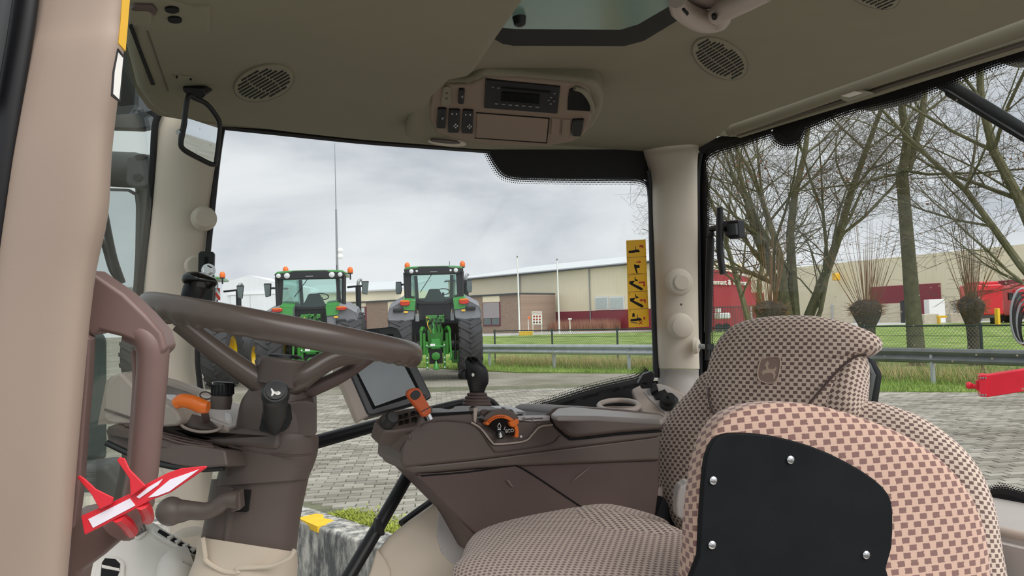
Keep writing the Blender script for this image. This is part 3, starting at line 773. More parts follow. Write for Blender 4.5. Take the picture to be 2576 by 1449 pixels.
# trucks
def truck(name, label, px0, px1, ytop, ybot, d, cabonly=False):
    t = thing(name, label, 'truck', gnd((px0 + px1) / 2, d))
    w = px1 - px0; h = ybot - ytop
    mk('cab', obox(px0, px1, ytop + h * .08, ybot - h * .12, d, 2.2), 'truck_red', t, bevel=.12)
    mk('windscreen', obox(px0 + w * .06, px1 - w * .06, ytop + h * .24, ytop + h * .47, d - .04, .1), 'pane_dark', t)
    mk('sun_visor', obox(px0 + w * .02, px1 - w * .02, ytop + h * .18, ytop + h * .24, d - .3, .3), 'truck_red', t)
    mk('roof_deflector', obox(px0 + w * .1, px1 - w * .1, ytop, ytop + h * .10, d + .3, 1.6), 'truck_red', t, bevel=.1)
    for k in range(4): mk('grille_slat', obox(px0 + w * .2, px1 - w * .2, ytop + h * (.56 + k * .07), ytop + h * (.59 + k * .07), d - .05, .08), 'black', t)
    mk('bumper', obox(px0, px1, ybot - h * .16, ybot - h * .04, d - .08, .4), 'dark_grey', t, bevel=.05)
    for s in (.1, .9):
        p = gnd(px0 + w * s, d + .9); mk('wheel', lathe([(.5, -.15), (.5, .15)], (p.x, p.y, .5), ray(px0, 800).cross(V(0, 0, 1)), 16), 'tyre', t)
        mk('mirror', obox(px0 + w * (1.0 if s > .5 else -.12), px0 + w * (1.12 if s > .5 else 0), ytop + h * .26, ytop + h * .46, d, .15), 'black', t)
    return t
truck('red_truck', 'red lorry cab parked by the wall, grille towards the yard', 2438, 2503, 708, 806, 54)
truck('red_truck', 'second red lorry at the right edge of the rear window', 2548, 2640, 712, 806, 54)
tt = thing('red_trailer', 'red truck body between the two lorry cabs', 'trailer', gnd(2525, 57)); mk('body', obox(2500, 2570, 718, 748, 57, 2.4), 'truck_red', tt, bevel=.2); mk('chassis', obox(2500, 2570, 786, 794, 57, 2.0), 'dark_grey', tt)
for x in (2512, 2535): p = gnd(x, 57.5); mk('wheel', lathe([(.5, -.15), (.5, .15)], (p.x, p.y, .5), ray(x, 800), 14), 'tyre', tt)
mk('side_frame', obox(2505, 2508, 745, 790, 56.6, .1), 'dark_grey', tt)
tag(mk('yellow_bollard', obox(2506, 2513, 776, 806, 51, .35, True), 'yellow_paint', bevel=.03), 'yellow bollard beside the red lorry', 'bollard')
# poles
for k, (px, yt) in enumerate(((1306, 648), (1406, 655))):
    d = 64; g = gnd(px, d); top = pd(px - 2, yt, d).z
    f = thing('flagpole', ['white flagpole beside the brick office corner', 'white flagpole in front of the cream hall wall'][k], 'flagpole', g, 'bare white flagpoles'); mk('pole', lathe([(.075, 0), (.07, top * .5), (.04, top)], g, (0, 0, 1), 10), 'white_paint', f); mk('finial', lathe([(.02, 0), (.07, .06), (.07, .14), (.01, .2)], g + V(0, 0, top), (0, 0, 1), 10), 'metal_grey', f)
ms_ = thing('lattice_mast', 'tall thin grey radio mast with two dish lamps', 'mast', gnd(851, 78)); g = gnd(851, 78); mh = pd(842, 360, 78).z
tp = V(pd(842, 360, 78).x, pd(842, 360, 78).y, mh)
mk('pole', tube([g, g.lerp(tp, .35), g.lerp(tp, .66)], [.15, .14, .10], 8), 'metal_grey', ms_); mk('whip', tube([g.lerp(tp, .66), tp], [.06, .03], 6), 'metal_grey', ms_)
for py in (630, 645):
    c = pd(856, py, 78); mk('dish', lathe([(.03, -.2), (.26, -.1), (.30, .05), (.2, .12)], c, -ray(856, py) + V(.3, 0, 0), 14), 'white_paint', ms_); mk('arm', tube([pd(850, py, 78), c], .04, 6), 'metal_grey', ms_)
# sign board, small posts
sg = thing('notice_board', 'white notice board of safety pictograms on two posts', 'sign', gnd(1350, 62)); Ps = facing(1350, 805, 62)
mk('board', slab(Ps, [(1338, 783), (1363, 783), (1364, 816), (1339, 816)], .05), 'white_paint', sg)
for x in (1341, 1363): mk('leg', obox(x - .8, x + .8, 815, 834, 62, .06, True), 'white_paint', sg)
text_mesh('heading', 'WELKOM OP\nONS TERREIN', 'sticker_red', frame_on(Ps.off(.05), 1350.5, 787.5), sg, size=.13)
for i in range(3):
    for j in range(3): mk('pictogram', slab(Ps.off(.02), ellipse(1343.5 + 7.3 * i, 796 + 7.5 * j, 2.4, 2.6, n=10), .02), 'sticker_red' if j < 2 else 'frame_maroon', sg)
sp_ = thing('white_signpost', 'small white T-shaped post in front of the reeds', 'sign', gnd(1434, 62)); mk('plate', obox(1429.5, 1438.5, 800.5, 804, 62, .05), 'white_paint', sp_); mk('post', obox(1433, 1435, 804, 820, 62, .05, True), 'white_paint', sp_)
al = thing('alarm_lamp', 'small orange lamp on a thin post by the hall door', 'lamp', gnd(1330, 66)); mk('post', obox(1329, 1330.3, 800, 830, 66, .05, True), 'white_paint', al); mk('lens', obox(1328.5, 1333, 796, 803, 66, .15), 'beacon', al, bevel=.03)
tag(mk('yellow_kerb', obox(1306, 1342, 833.5, 837, 62.5, .3, True), 'yellow_paint', bevel=.03), 'yellow painted kerb at the flagpole foot', 'kerb')

# red drawbar reaching in from the right, on its own support
db = thing('red_drawbar', 'red steel implement drawbar with towing eye at the right edge', 'drawbar', gnd(2600, 8.2))
a = G0(2520, 1150); Pd = facing(2520, 970, 8.2, -28, 0)
mk('beam', slab(Pd, [(2478, 945), (2576, 930), (2760, 905), (2760, 965), (2576, 985), (2482, 1000)], .17), 'drawbar_red', db, bevel=.01)
mk('end_plate', slab(Pd.off(.02), [(2463, 944), (2482, 943), (2484, 999), (2464, 998)], .21), 'drawbar_red', db, bevel=.006)
for x in (2466.5, 2473, 2479.5):
    for y in (950, 993): mk('bolt', lathe([(.010, 0), (.010, .012)], Pd.off(.02)(x, y), Pd.n, 8), 'metal_grey', db)
mk('neck', slab(Pd.off(-.06), [(2455, 958), (2470, 956), (2470, 985), (2456, 982)], .09), 'drawbar_red', db, bevel=.008)
mk('towing_eye', stube([Pd.off(-.1)(x, y) for x, y in ((2458, 972), (2448, 972), (2438, 970), (2430, 970))], [.03, .028, .045, .03], 10), 'drawbar_red', db)
sl = Pd.off(-.1)(2680, 960); mk('stand_leg', lathe([(.05, 0), (.05, sl.z - .02)], (sl.x, sl.y, 0), (0, 0, 1), 10), 'drawbar_red', db); mk('stand_foot', box((sl.x, sl.y, .015), (.25, .25, .03)), 'drawbar_red', db)
hs = thing('hose_bundle', 'coiled black hydraulic hoses hanging at the right edge', 'hose', gnd(2570, 8.0))
for k in range(6):
    pts = []
    for t in range(20):
        u = 2 * math.pi * t / 19; x = 2572 + (30 - k * 3) * math.cos(u) + k * 2; y = 795 + (70 - k * 5) * math.sin(u) + k * 6; pts.append(pd(x, y, 8.0 + .03 * k))
    mk('hose', tube(pts, .011, 7), 'black' if k % 3 else 'metal_grey', hs)
mk('hanger', tube([pd(2600, 700, 8.05), pd(2600, 905, 8.3), pd(2640, 925, 8.3)], .02, 8), 'black', hs)

# ================================================================ trees
def grow(segs, p, d, L, r, lev, maxlev, up, seed):
    n = (7 if lev == 0 else 5) if lev < 2 else (4 if lev < maxlev else 3); pts = [p]; rs = [r]; kids = []
    for i in range(n):
        d = (d + V(seed.gauss(0, .13), seed.gauss(0, .13), seed.gauss(0, .10) + up * (.06 if lev == 0 else .035))).normalized()
        p = p + d * (L / n); pts.append(p); rr = r * (1 - .78 * (i + 1) / n); rs.append(max(rr, .0035))
        if lev < maxlev and (i >= 1 or lev > 0):
            m = {0: 2, 1: 2, 2: 2, 3: 2}.get(lev, 1)
            for _ in range(m):
                if seed.random() < .88: kids.append((p.copy(), d.copy(), rs[-1]))
    segs.append((pts, rs, lev))
    for q, dd, rr in kids:
        ax = V(seed.gauss(0, 1), seed.gauss(0, 1), seed.gauss(0, .45)).normalized(); ax = (ax - dd * ax.dot(dd)).normalized()
        a = math.radians(seed.uniform(32, 62)); nd_ = (dd * math.cos(a) + ax * math.sin(a)).normalized()
        grow(segs, q, nd_, L * seed.uniform(.42, .62), max(.0035, rr * .46), lev + 1, maxlev, up, seed)
def tree(name, label, base, stems, maxlev, sd, leaves=0, up=1.0, trunk=None):
    rnd = random.Random(sd); segs = []
    for d, L, r in stems:
        o = Vector(trunk) if trunk is not None else Vector(base)
        grow(segs, o + V(rnd.gauss(0, .08), rnd.gauss(0, .08), 0), Vector(d).normalized(), L, r, 0, maxlev, up, rnd)
    t = thing(name, label, 'tree', base, 'bare trees beyond the fence')
    segs = [g_ for g_ in segs if g_[2] == 0 or vis(g_[0][-1]) is None or vis(g_[0][-1])[0] > 1585]
    thick = [tube(p, r, 8 if l == 0 else 5, cap=False) for p, r, l in segs if l < 2]; thin = [tube(p, r, 3, cap=False) for p, r, l in segs if l >= 2]
    if trunk is not None: thick.append(stube([Vector(base), Vector(base).lerp(Vector(trunk), .5), Vector(trunk)], [stems[0][2] * 1.9, stems[0][2] * 1.5, stems[0][2] * 1.25], 10, 5))
    mk('trunk', join(*thick), 'bark', t); stuff(mk('twigs', join(*thin), 'twig', t, smooth=False))
    if leaves:
        tw = [s for s in segs if s[2] >= 2 and s[0][-1].z < 6]; vs, fs = [], []
        for _ in range(leaves):
            p = rnd.choice(tw)[0][-1] + V(rnd.gauss(0, .05), rnd.gauss(0, .05), rnd.gauss(0, .05)); a = V(rnd.gauss(0, .03), rnd.gauss(0, .03), rnd.gauss(0, .03)); b = V(rnd.gauss(0, .03), rnd.gauss(0, .03), rnd.gauss(0, .03)); k = len(vs); vs += [p, p + a, p + a + b, p + b]; fs.append((k, k + 1, k + 2, k + 3))
        stuff(mk('dry_leaves', (vs, fs), 'dry_leaf', t, smooth=False))
    return t
b1 = gnd(2000, 23)
tree('multi_stem_tree', 'many-stemmed bare tree with mossy trunks above the headrest', b1, [(V(-.20, .1, 1), 8, .17), (V(-.10, -.1, 1), 9.5, .19), (V(.05, .2, 1), 9, .14), (V(.20, -.1, 1), 9.5, .18), (V(.10, 0, 1), 10, .17), (V(.45, -.4, .8), 6, .09)], 3, 11)
b2 = gnd(2302, 19.5)
tree('straight_tree', 'single-trunk bare tree forking high above the fence', b2, [(V(-.10, .08, 1), 5.5, .12), (V(.08, -.06, 1), 5.5, .11), (V(-.5, .4, -.05), 3.2, .04), (V(.5, -.5, -.1), 3.8, .04), (V(.4, .3, .1), 3.2, .04)], 3, 5, leaves=900, trunk=b2 + V(-.13, .08, 5.2))
b3 = gnd(2680, 17)
tree('edge_tree', 'leaning bare tree at the right edge of the rear window', b3, [(V(-.25, .3, 1), 9, .16), (V(-.3, .4, .9), 7.5, .10), (V(-.45, .4, .8), 4.2, .045), (V(-.2, .5, .9), 8, .10), (V(-.6, .5, .5), 3.2, .035)], 3, 23, trunk=b3 + V(-.1, .1, 1.6))
b4 = gnd(1905, 32)
tree('slender_tree', 'slender bare tree further back at the left of the rear window', b4, [(V(-.1, .1, 1), 10, .14), (V(.15, -.1, 1), 10, .14), (V(-.15, .2, 1), 8, .1)], 3, 31)
def pollard(px, d, hz, rh, label, sd):
    rnd = random.Random(sd); g = gnd(px, d); t = thing('pollard_willow', label, 'tree', g, 'pollard willows along the fence')
    rings = []
    for k, (z, r) in enumerate(((0, rh * .62), (hz * .35, rh * .5), (hz * .62, rh * .52), (hz * .8, rh * .85), (hz * .93, rh * 1.05), (hz, rh * .9), (hz * 1.05, rh * .5))):
        rings.append([g + V(math.cos(a) * r * rnd.uniform(.8, 1.15), math.sin(a) * r * rnd.uniform(.8, 1.15), z + rnd.uniform(-.03, .03)) for a in [2 * math.pi * i / 14 for i in range(14)]])
    mk('trunk', loft(rings), 'pollard', t)
    sh = []
    for _ in range(48):
        a = rnd.uniform(0, 6.28); r = rnd.uniform(0, rh * .95); p = g + V(math.cos(a) * r, math.sin(a) * r, hz * 1.0); s = rnd.uniform(.15, .75) * (r / rh + .15); L = rnd.uniform(.9, 2.4)
        d_ = V(math.cos(a) * s, math.sin(a) * s, 1).normalized(); sh.append(tube([p, p + d_ * L * .5 + V(0, 0, .05 * L), p + d_ * L + V(0, 0, .16 * L)], [.009, .007, .003], 3, cap=False))
    for _ in range(160):
        a = rnd.uniform(0, 6.28); p = g + V(math.cos(a) * rh * 1.0, math.sin(a) * rh * 1.0, hz * rnd.uniform(.8, 1.0)); d_ = V(math.cos(a), math.sin(a), rnd.uniform(-.4, .8)).normalized(); sh.append(tube([p, p + d_ * rnd.uniform(.05, .22)], [.008, .003], 3, cap=False))
    stuff(mk('shoots', join(*sh), 'shoot', t, smooth=False))
pollard(1938, 21, 1.78, .44, 'pollard willow with upright shoots left of the multi-stem tree', 3)
pollard(2180, 20, 1.72, .38, 'pollard willow with upright shoots right above the headrest', 4)
pollard(2445, 19, 1.72, .30, 'pollard willow with upright shoots in front of the red lorry', 6)

# ================================================================ tractors, rear view
def tractor(label, px, d, C, yaw=HEAD):
    g = gnd(px, d); T = thing('farm_tractor', label, 'tractor', g, 'green tractors parked in a row', local=True); T.rotation_euler = (0, 0, -yaw)
    pr = lambda pts, y, t: prism([V(x, y, z) for x, z in pts], V(0, t, 0))
    rz, cw_, gw = C['roof'], C['cw'], C['gw']; gz0, gz1 = C['gz']
    mk('roof', loft([[V(sx * cw_ * k, y, rz - dz) for sx, y in ((-1, -.05), (-.55, -.12), (.55, -.12), (1, -.05), (1.02, .8), (.9, 1.75), (-.9, 1.75), (-1.02, .8))] for k, dz in ((1.0, .11), (1.0, .06), (.93, .012), (.7, -.005))]), 'green_light', T)
    mk('rear_visor', pr([(-cw_, rz - .07), (-cw_ * .98, rz - .16), (-cw_ * .86, rz - .22), (cw_ * .86, rz - .22), (cw_ * .98, rz - .16), (cw_, rz - .07), (cw_ * .55, rz - .04), (cw_ * .5, rz - .01), (-cw_ * .5, rz - .01), (-cw_ * .55, rz - .04)], -.14, .35), 'black', T, bevel=.02)
    for s in (-1, 1):
        for f, rr in C['lamps']:
            mk('work_lamp', lathe([(rr, 0), (rr * .95, .03), (rr * .6, .045)], (s * cw_ * f, -.14, rz - .13), (0, -1, 0), 14), 'lens', T)
    mk('visor_mark', box((0, -.15, rz - .155), (.19, .02, .02)), 'metal_grey', T)
    gl = C['glass']
    ins = lambda pts, k: [(x * k, gz0 + (gz1 - gz0) / 2 + (z - gz0 - (gz1 - gz0) / 2) * k) for x, z in pts]
    outer = [(x * 1.0 + (C['fr'] if x > 0 else -C['fr']), z + (.05 if z > (gz0 + gz1) / 2 else -.06)) for x, z in gl]
    n = len(gl); vs = [V(x, -.02, z) for x, z in gl] + [V(x, -.02, z) for x, z in outer] + [V(x, .10, z) for x, z in gl] + [V(x, .10, z) for x, z in outer]; fs = []
    for i in range(n):
        j = (i + 1) % n; fs += [(i, j, n + j, n + i), (2 * n + i, 3 * n + i, 3 * n + j, 2 * n + j), (i, 2 * n + i, 2 * n + j, j), (n + i, n + j, 3 * n + j, 3 * n + i)]
    mk('rear_window_frame', (vs, fs), 'black', T)
    mk('rear_window', pr(gl, .02, .006), 'tractor_glass', T, smooth=False)
    fy = 1.55
    for s in (-1, 1):
        mk('cab_pillar', tube([V(s * (cw_ - .05), .02, gz0), V(s * (cw_ - .03), .03, rz - .15)], .055, 8), 'black', T)
        mk('front_pillar', tube([V(s * .48, fy, gz0 - .2), V(s * .52, fy - .05, rz - .15)], .05, 8), 'dark_grey', T)
        mk('side_window', prism([V(s * (cw_ - .04), .1, gz0), V(s * .5, fy, gz0 - .1), V(s * .55, fy, rz - .16), V(s * (cw_ - .03), .1, rz - .16)], V(-s * .006, 0, 0)), 'tractor_glass', T, smooth=False)
    mk('wiper', tube([V(-.05, -.05, gz1), V(-gw * .62, -.05, gz0 + (gz1 - gz0) * .35)], .010, 5), 'black', T)
    # interior seen through the glass
    st = mk('seat', loft([[V(x * w_, .55 + y * .12, z) for x, y in ((-1, -1), (1, -1), (1, 1), (-1, 1))] for z, w_ in ((gz0 - .3, .25), (gz0 + .10, .27), (gz0 + .22, .2), (gz0 + .36, .14))]), 'dark_grey', T, bevel=.05)
    sw = []
    for k in range(25):
        a = 2 * math.pi * k / 24; sw.append(V(C['swx'] + .19 * math.cos(a), 1.15 + .17 * math.sin(a), gz0 + .30 - .08 * math.sin(a)))
    w_ = mk('steering_wheel', tube(sw, .016, 6, cap=False), 'black', T); mk('steering_column', tube([V(C['swx'], 1.2, gz0 - .3), V(C['swx'], 1.15, gz0 + .28)], .035, 8), 'black', T)
    mk('dash', box((0, 1.4, gz0 - .02), (.9, .2, .25)), 'dark_grey', T)
    mk('rear_body', pr([(-C['bw'], gz0 - .03), (C['bw'], gz0 - .03), (C['bw'] * .9, C['bz']), (-C['bw'] * .9, C['bz'])], .06, .5), 'black', T, bevel=.02)
    mk('rear_recess', pr([(-C['bw'] * .7, gz0 - .14), (C['bw'] * .7, gz0 - .14), (C['bw'] * .7, C['bz'] + .05), (-C['bw'] * .7, C['bz'] + .05)], .03, .05), 'black_matt', T)
    for s in (-1, 1):
        for k in range(C['marks']): mk('reflector_plate', box((s * C['bw'] * 1.02, .02, C['bz'] + .08), (.10, .03, .2)), 'metal_grey', T)
    fx0, fx1, fz0, fz1 = C['f']
    for s in (-1, 1):
        o_pts = [(s * fx0, fz1 - .02), (s * (fx0 + .1), fz1), (s * (fx0 + .35), fz1 + .01), (s * (fx1 - .25), fz1 - .06), (s * (fx1 - .05), fz1 - .18), (s * fx1, fz0 + .12), (s * (fx1 - .02), fz0), (s * (fx0 + .3), fz0 - .03), (s * (fx0 + .05), fz0 + .02)]
        mk('fender', loft([[V(x, y, z + dz) for x, z in o_pts] for y, dz in ((-.20, -.03), (-.22, 0), (.05, .10), (.55, .16), (1.2, .0), (1.5, -.25))]), 'fender_grey', T)
        gp_ = [(s * fx0, fz1 + .0), (s * (fx0 + .33), fz1 + .03), (s * (fx0 + .36), fz1 - .10), (s * (fx0 + .30), fz1 - .22), (s * (fx0 + .02), fz1 - .24)]
        mk('fender_panel', loft([[V(x, y, z + dz) for x, z in gp_] for y, dz in ((-.235, 0), (-.24, .005), (.1, .13), (.5, .17))]), 'green_light', T)
        xl, zl, wl2, hl2 = C['tail']
        tl = mk('tail_light', loft([[V(s * xl + wl2 * k * math.copysign(abs(math.cos(a)) ** .6, math.cos(a)), y, zl + hl2 * k * math.copysign(abs(math.sin(a)) ** .6, math.sin(a))) for a in [2 * math.pi * i / 18 for i in range(18)]] for y, k in ((-.2, 1), (-.29, 1), (-.31, .85))]), 'tail_red', T)
        mk('indicator', loft([[V(s * xl + wl2 * .9 * k * math.copysign(abs(math.cos(a)) ** .6, math.cos(a)), y, zl + hl2 * .55 + hl2 * .42 * k * math.sin(a)) for a in [2 * math.pi * i / 14 for i in range(14)]] for y, k in ((-.25, 1), (-.315, 1), (-.325, .8))]), 'tail_orange', tl)
        mk('side_marker', box((s * (fx0 + C['smx']), -.24, fz1 - C['smz']), (.26, .06, .11)), 'black', T, bevel=.03)
        mk('warning_sticker', box((s * (fx0 + .26), -.245, fz1 - .27), (.10, .01, .05)), 'amber', T)
        # tyres
        tx, tw, R_ = C['t']; prof_ = [(.42, -tw * .42), (R_ * .72, -tw * .5), (R_ * .93, -tw * .47), (R_ * .965, -tw * .40), (R_ * .965, tw * .40), (R_ * .93, tw * .47), (R_ * .72, tw * .5), (.42, tw * .42)]
        ty = [lathe(prof_, (s * tx, .35, R_), (1, 0, 0), 40, cap=False)]
        for k in range(21):
            for e in (-1, 1):
                a0 = 2 * math.pi * (k + (.5 if e > 0 else 0)) / 21; vv = []
                for f_, da in ((-.02, 0), (.49, -.26 if True else 0)):
                    for da2 in (0, .085 + f_ * .05):
                        for rr in (R_ * .95, R_ * (1.0 if f_ < .3 else .985)):
                            a = a0 + da + da2; vv.append(V(s * tx + e * tw * f_, .35 + rr * math.cos(a), R_ + rr * math.sin(a)))
                ty.append((vv, [(0, 1, 3, 2), (4, 6, 7, 5), (0, 4, 5, 1), (2, 3, 7, 6), (1, 5, 7, 3), (0, 2, 6, 4)]))
        mk('rear_tyre', join(*[t_[:2] for t_ in ty]), 'tyre', T, angle=30)
        mk('rim', lathe([(.43, -s * tw * .3), (.40, s * tw * .1), (.36, s * tw * .34), (.47, s * tw * .43), (.455, s * tw * .28), (.30, s * tw * .05), (.12, s * tw * .08)], (s * tx, .35, R_), (1, 0, 0), 32), 'rim_yellow', T)
        f2 = .68; mk('front_tyre', lathe([(.32, -.22), (f2 * .8, -.25), (f2 * .97, -.22), (f2, -.15), (f2, .15), (f2 * .97, .22), (f2 * .8, .25), (.32, .22)], (s * .92, 3.1, f2), (1, 0, 0), 28, cap=False), 'tyre', T)
        mk('front_rim', lathe([(.33, -s * .15), (.30, s * .1), (.36, s * .22), (.34, s * .12), (.2, s * .05)], (s * .92, 3.1, f2), (1, 0, 0), 24), 'rim_yellow', T)
        # mirrors
        mx, mz, poly = C['mir']; arm = mk('mirror_arm', tube([V(s * (cw_ - .08), 1.2, mz + .05), V(s * (mx - .12), 1.05, mz + .07), V(s * mx, 1.0, mz + .05)], .028, 6), 'black', T)
        mh_ = mk('mirror', pr([(s * (mx + x), mz + z) for x, z in poly], .97, .08), 'black', T, bevel=.02)
        mk('mirror_glass', pr([(s * (mx + x * .86 + .008), mz - .01 + z * .88) for x, z in poly], .955, .01), 'pane_dark', mh_)
        # beacon
        bx, bz_ = C['bea'][0 if s < 0 else 1]
        be = mk('beacon', lathe([(.07, 0), (.075, .05), (.07, .11), (.04, .15), (.01, .16)], (s * bx, .5, bz_), (0, 0, 1), 14), 'beacon', T); mk('beacon_stem', tube([V(s * bx, .5, bz_ - C['stem']), V(s * bx, .5, bz_)], .02, 6), 'black', be); mk('beacon_base', lathe([(.06, -.03), (.07, 0), (.06, .02)], (s * bx, .5, bz_), (0, 0, 1), 12), 'dark_grey', be)
    ex_, ez0, ez1, ez2 = C['exh']
    mk('exhaust', lathe([(.075, ez0), (.078, ez1), (.06, ez1 + .02)], (ex_, 1.9, 0), (0, 0, 1), 14), 'black', T)
    mk('exhaust_tip', stube([V(ex_, 1.9, ez1), V(ex_, 1.9, ez2 - .08), V(ex_ + .03, 1.93, ez2), V(ex_ + .07, 2.0, ez2 + .02)], .045, 10, 4), 'metal_grey', T)
    mk('hood', loft([[V(x * w2, y, z) for x, z in ((-.32, 1.1), (-.34, zt), (-.2, zt + .1), (.2, zt + .1), (.34, zt), (.32, 1.1))] for y, zt, w2 in ((1.7, 1.75, 1), (3.2, 1.68, .95), (4.1, 1.5, .85))]), 'green', T)
    mk('antenna', tube([V(C['ant'], .9, rz), V(C['ant'], .9, rz + .2)], .008, 5), 'black', T)
    # three-point hitch and hydraulics
    hz_ = C['hz']
    mk('rear_housing', loft([[V(x, y, z) for x, z in ((-.20, .80), (-.22, hz_ - .35), (-.16, hz_ - .15), (.16, hz_ - .15), (.22, hz_ - .35), (.20, .80))] for y in (-.02, .5)]), 'green', T, bevel=.03)
    mk('rear_frame', box((0, .62, 1.25), (1.2, .3, .95)), 'black_matt', T)
    mk('axle', lathe([(.2, -tx + .3), (.2, tx - .3)], (0, .35, .92), (1, 0, 0), 14), 'black', T)
    mk('gearbox_cover', loft([[V(x * k, y, .98 + z * k) for x, z in ((-.13, -.14), (-.15, 0), (-.12, .14), (.12, .14), (.15, 0), (.13, -.14))] for y, k in ((-.05, 1), (-.13, 1), (-.16, .8))]), 'green_light', T)
    for s in (-1, 1):
        mk('drawbar_frame', pr([(s * .26, .30), (s * .20, .30), (s * .19, 1.02), (s * .27, 1.08)], -.14, .1), 'green', T, bevel=.01)
        mk('lower_link', stube([V(s * .42, -.05, .62), V(s * .40, -.5, .60), V(s * .36, -.85, .62)], .035, 8, 4), 'green', T)
        mk('lift_arm', stube([V(s * .28, .1, hz_ - .32), V(s * .34, -.18, hz_ - .26), V(s * .38, -.4, hz_ - .36)], [.06, .05, .045], 8, 4), 'green', T)
        mk('lift_rod', tube([V(s * .38, -.38, hz_ - .36), V(s * .40, -.45, .64)], .028, 8), 'green', T)
        mk('lift_cylinder', tube([V(s * .31, -.12, .7), V(s * .31, -.12, hz_ - .4)], .05, 10), 'green', T)
        for z in (.36, .5, .62, .95): mk('pin', lathe([(.022, 0), (.022, .03)], (s * .23, -.14, z), (0, -1, 0), 8), 'lens', T)
        mk('axle_flange', box((s * .55, .1, .62), (.26, .12, .34)), 'green', T, bevel=.03)
        mk('stabiliser', tube([V(s * .52, -.1, .55), V(s * .54, -.1, 1.25)], .03, 6), 'black', T)
    mk('hitch_plate', box((0, -.04, .68), (.36, .05, .45)), 'black', T)
    mk('pto_guard', loft([[V(.11 * k * math.cos(a), y, .66 + .10 * k * math.sin(a)) for a in [2 * math.pi * i / 14 for i in range(14)]] for y, k in ((-.05, 1), (-.16, 1.05), (-.17, .8))]), 'green', T)
    mk('cross_bar', box((0, -.15, .92), (.44, .06, .05)), 'green_light', T, bevel=.01)
    mk('number_plate', box((-.08, -.18, .96), (.13, .01, .06)), 'white_paint', T)
    mk('drawbar', box((0, -.25, .34), (.16, .35, .06)), 'green', T, bevel=.02); mk('clevis', lathe([(.07, 0), (.06, .06), (.03, .12), (.02, .18)], (0, -.32, .36), (0, 0, 1), 12), 'green_light', T)
    rnd = random.Random(int(px))
    for k in range(10):
        x = -.22 + .05 * k; z = hz_ + rnd.uniform(-.12, .08); cm = rnd.choice(['green', 'green_light', 'green', 'black', 'yellow_label'])
        mk('hydraulic_coupler', lathe([(.022, 0), (.026, .05), (.026, .10), (.016, .12)], (x, -.1, z), (0, -1, .25), 8), cm, T)
    mk('valve_block', box((0, -.02, hz_ - .03), (.5, .18, .2)), 'green', T, bevel=.02)
    for k in range(4): mk('hose', stube([V(-.15 + .1 * k, -.12, hz_), V(-.2 + .12 * k, -.25, hz_ - .18), V(-.1 + .08 * k, -.14, hz_ - .38)], .012, 6, 5), 'yellow_label' if k == 0 else 'black', T)
    mk('top_link', tube([V(-.05, -.18, hz_ - .12), V(-.05, -.2, hz_ - .42)], .035, 8), 'green_light', T)
    mk('coupling_dot', lathe([(.03, 0), (.03, .02)], (.55, -.02, .72), (0, -1, 0), 10), 'tail_red', T)
    return T
gR = [(-.60, 2.84), (-.58, 2.86), (.58, 2.86), (.60, 2.84), (.62, 2.30), (.58, 2.26), (.26, 2.12), (-.26, 2.12), (-.58, 2.26), (-.62, 2.30)]
CR = dict(roof=3.07, cw=.79, gw=.6, gz=(2.12, 2.86), glass=gR, fr=.12, lamps=((.75, .06), (.57, .035)), bw=.46, bz=1.62, marks=1, f=(.50, 1.24, 1.66, 2.13), tail=(.78, 2.10, .13, .075), t=(.93, .64, .92), smx=.46, smz=.22,
          mir=(.99, 2.58, [(-.08, .15), (.08, .15), (.09, -.10), (.07, -.20), (-.06, -.20), (-.09, -.10)]), bea=((.72, 3.07), (.80, 3.08)), stem=.16, exh=(.94, 1.8, 2.76, 2.92), hz=1.68, swx=.25, ant=.45)
gM = [(-.70, 2.78), (-.68, 2.80), (.62, 2.80), (.64, 2.78), (.68, 2.18), (.60, 2.11), (.2, 2.06), (-.2, 2.06), (-.60, 2.11), (-.74, 2.18)]
CM = dict(roof=3.0, cw=.88, gw=.66, gz=(2.06, 2.80), glass=gM, fr=.08, lamps=((.88, .06), (.64, .075)), bw=.46, bz=1.45, marks=0, f=(.40, 1.22, 1.46, 2.05), tail=(.80, 2.0, .13, .05), t=(.98, .66, .95), smx=.38, smz=.38,
          mir=(1.30, 2.55, [(-.10, .20), (.10, .20), (.05, -.18), (-.08, -.14)]), bea=((.72, 3.0), (.96, 2.95)), stem=.18, exh=(1.02, 1.9, 2.62, 2.82), hz=1.80, swx=.1, ant=.56)
tractor('green tractor with grey fenders parked furthest right of the row', 1094, 19.8, CR)
tractor('green tractor seen through the steering wheel, middle of the row', 783, 19.0, CM)
TL = tractor('green tractor mostly hidden behind the front pillar, yellow rims showing', 452, 19.3, CM)
wp = thing('warning_board', 'red and white striped warning board on the leftmost tractor', 'sign', gnd(541, 20.3)); Pw = facing(541, 740, 20.3)
mk('board', slab(Pw, [(528, 722), (553, 725), (554, 755), (529, 754)], .02), 'white_paint', wp)
for q in ([(528, 735), (541, 754), (529, 754)], [(528, 722), (535, 723), (554, 748), (554, 755), (550, 755)], [(545, 724), (553, 725), (553, 736)]): mk('stripe', slab(Pw.off(.01), q, .01), 'tail_red', wp)
mk('bracket', tube([pd(541, 754, 20.35), pd(541, 800, 20.35)], .02, 6), 'black', wp)
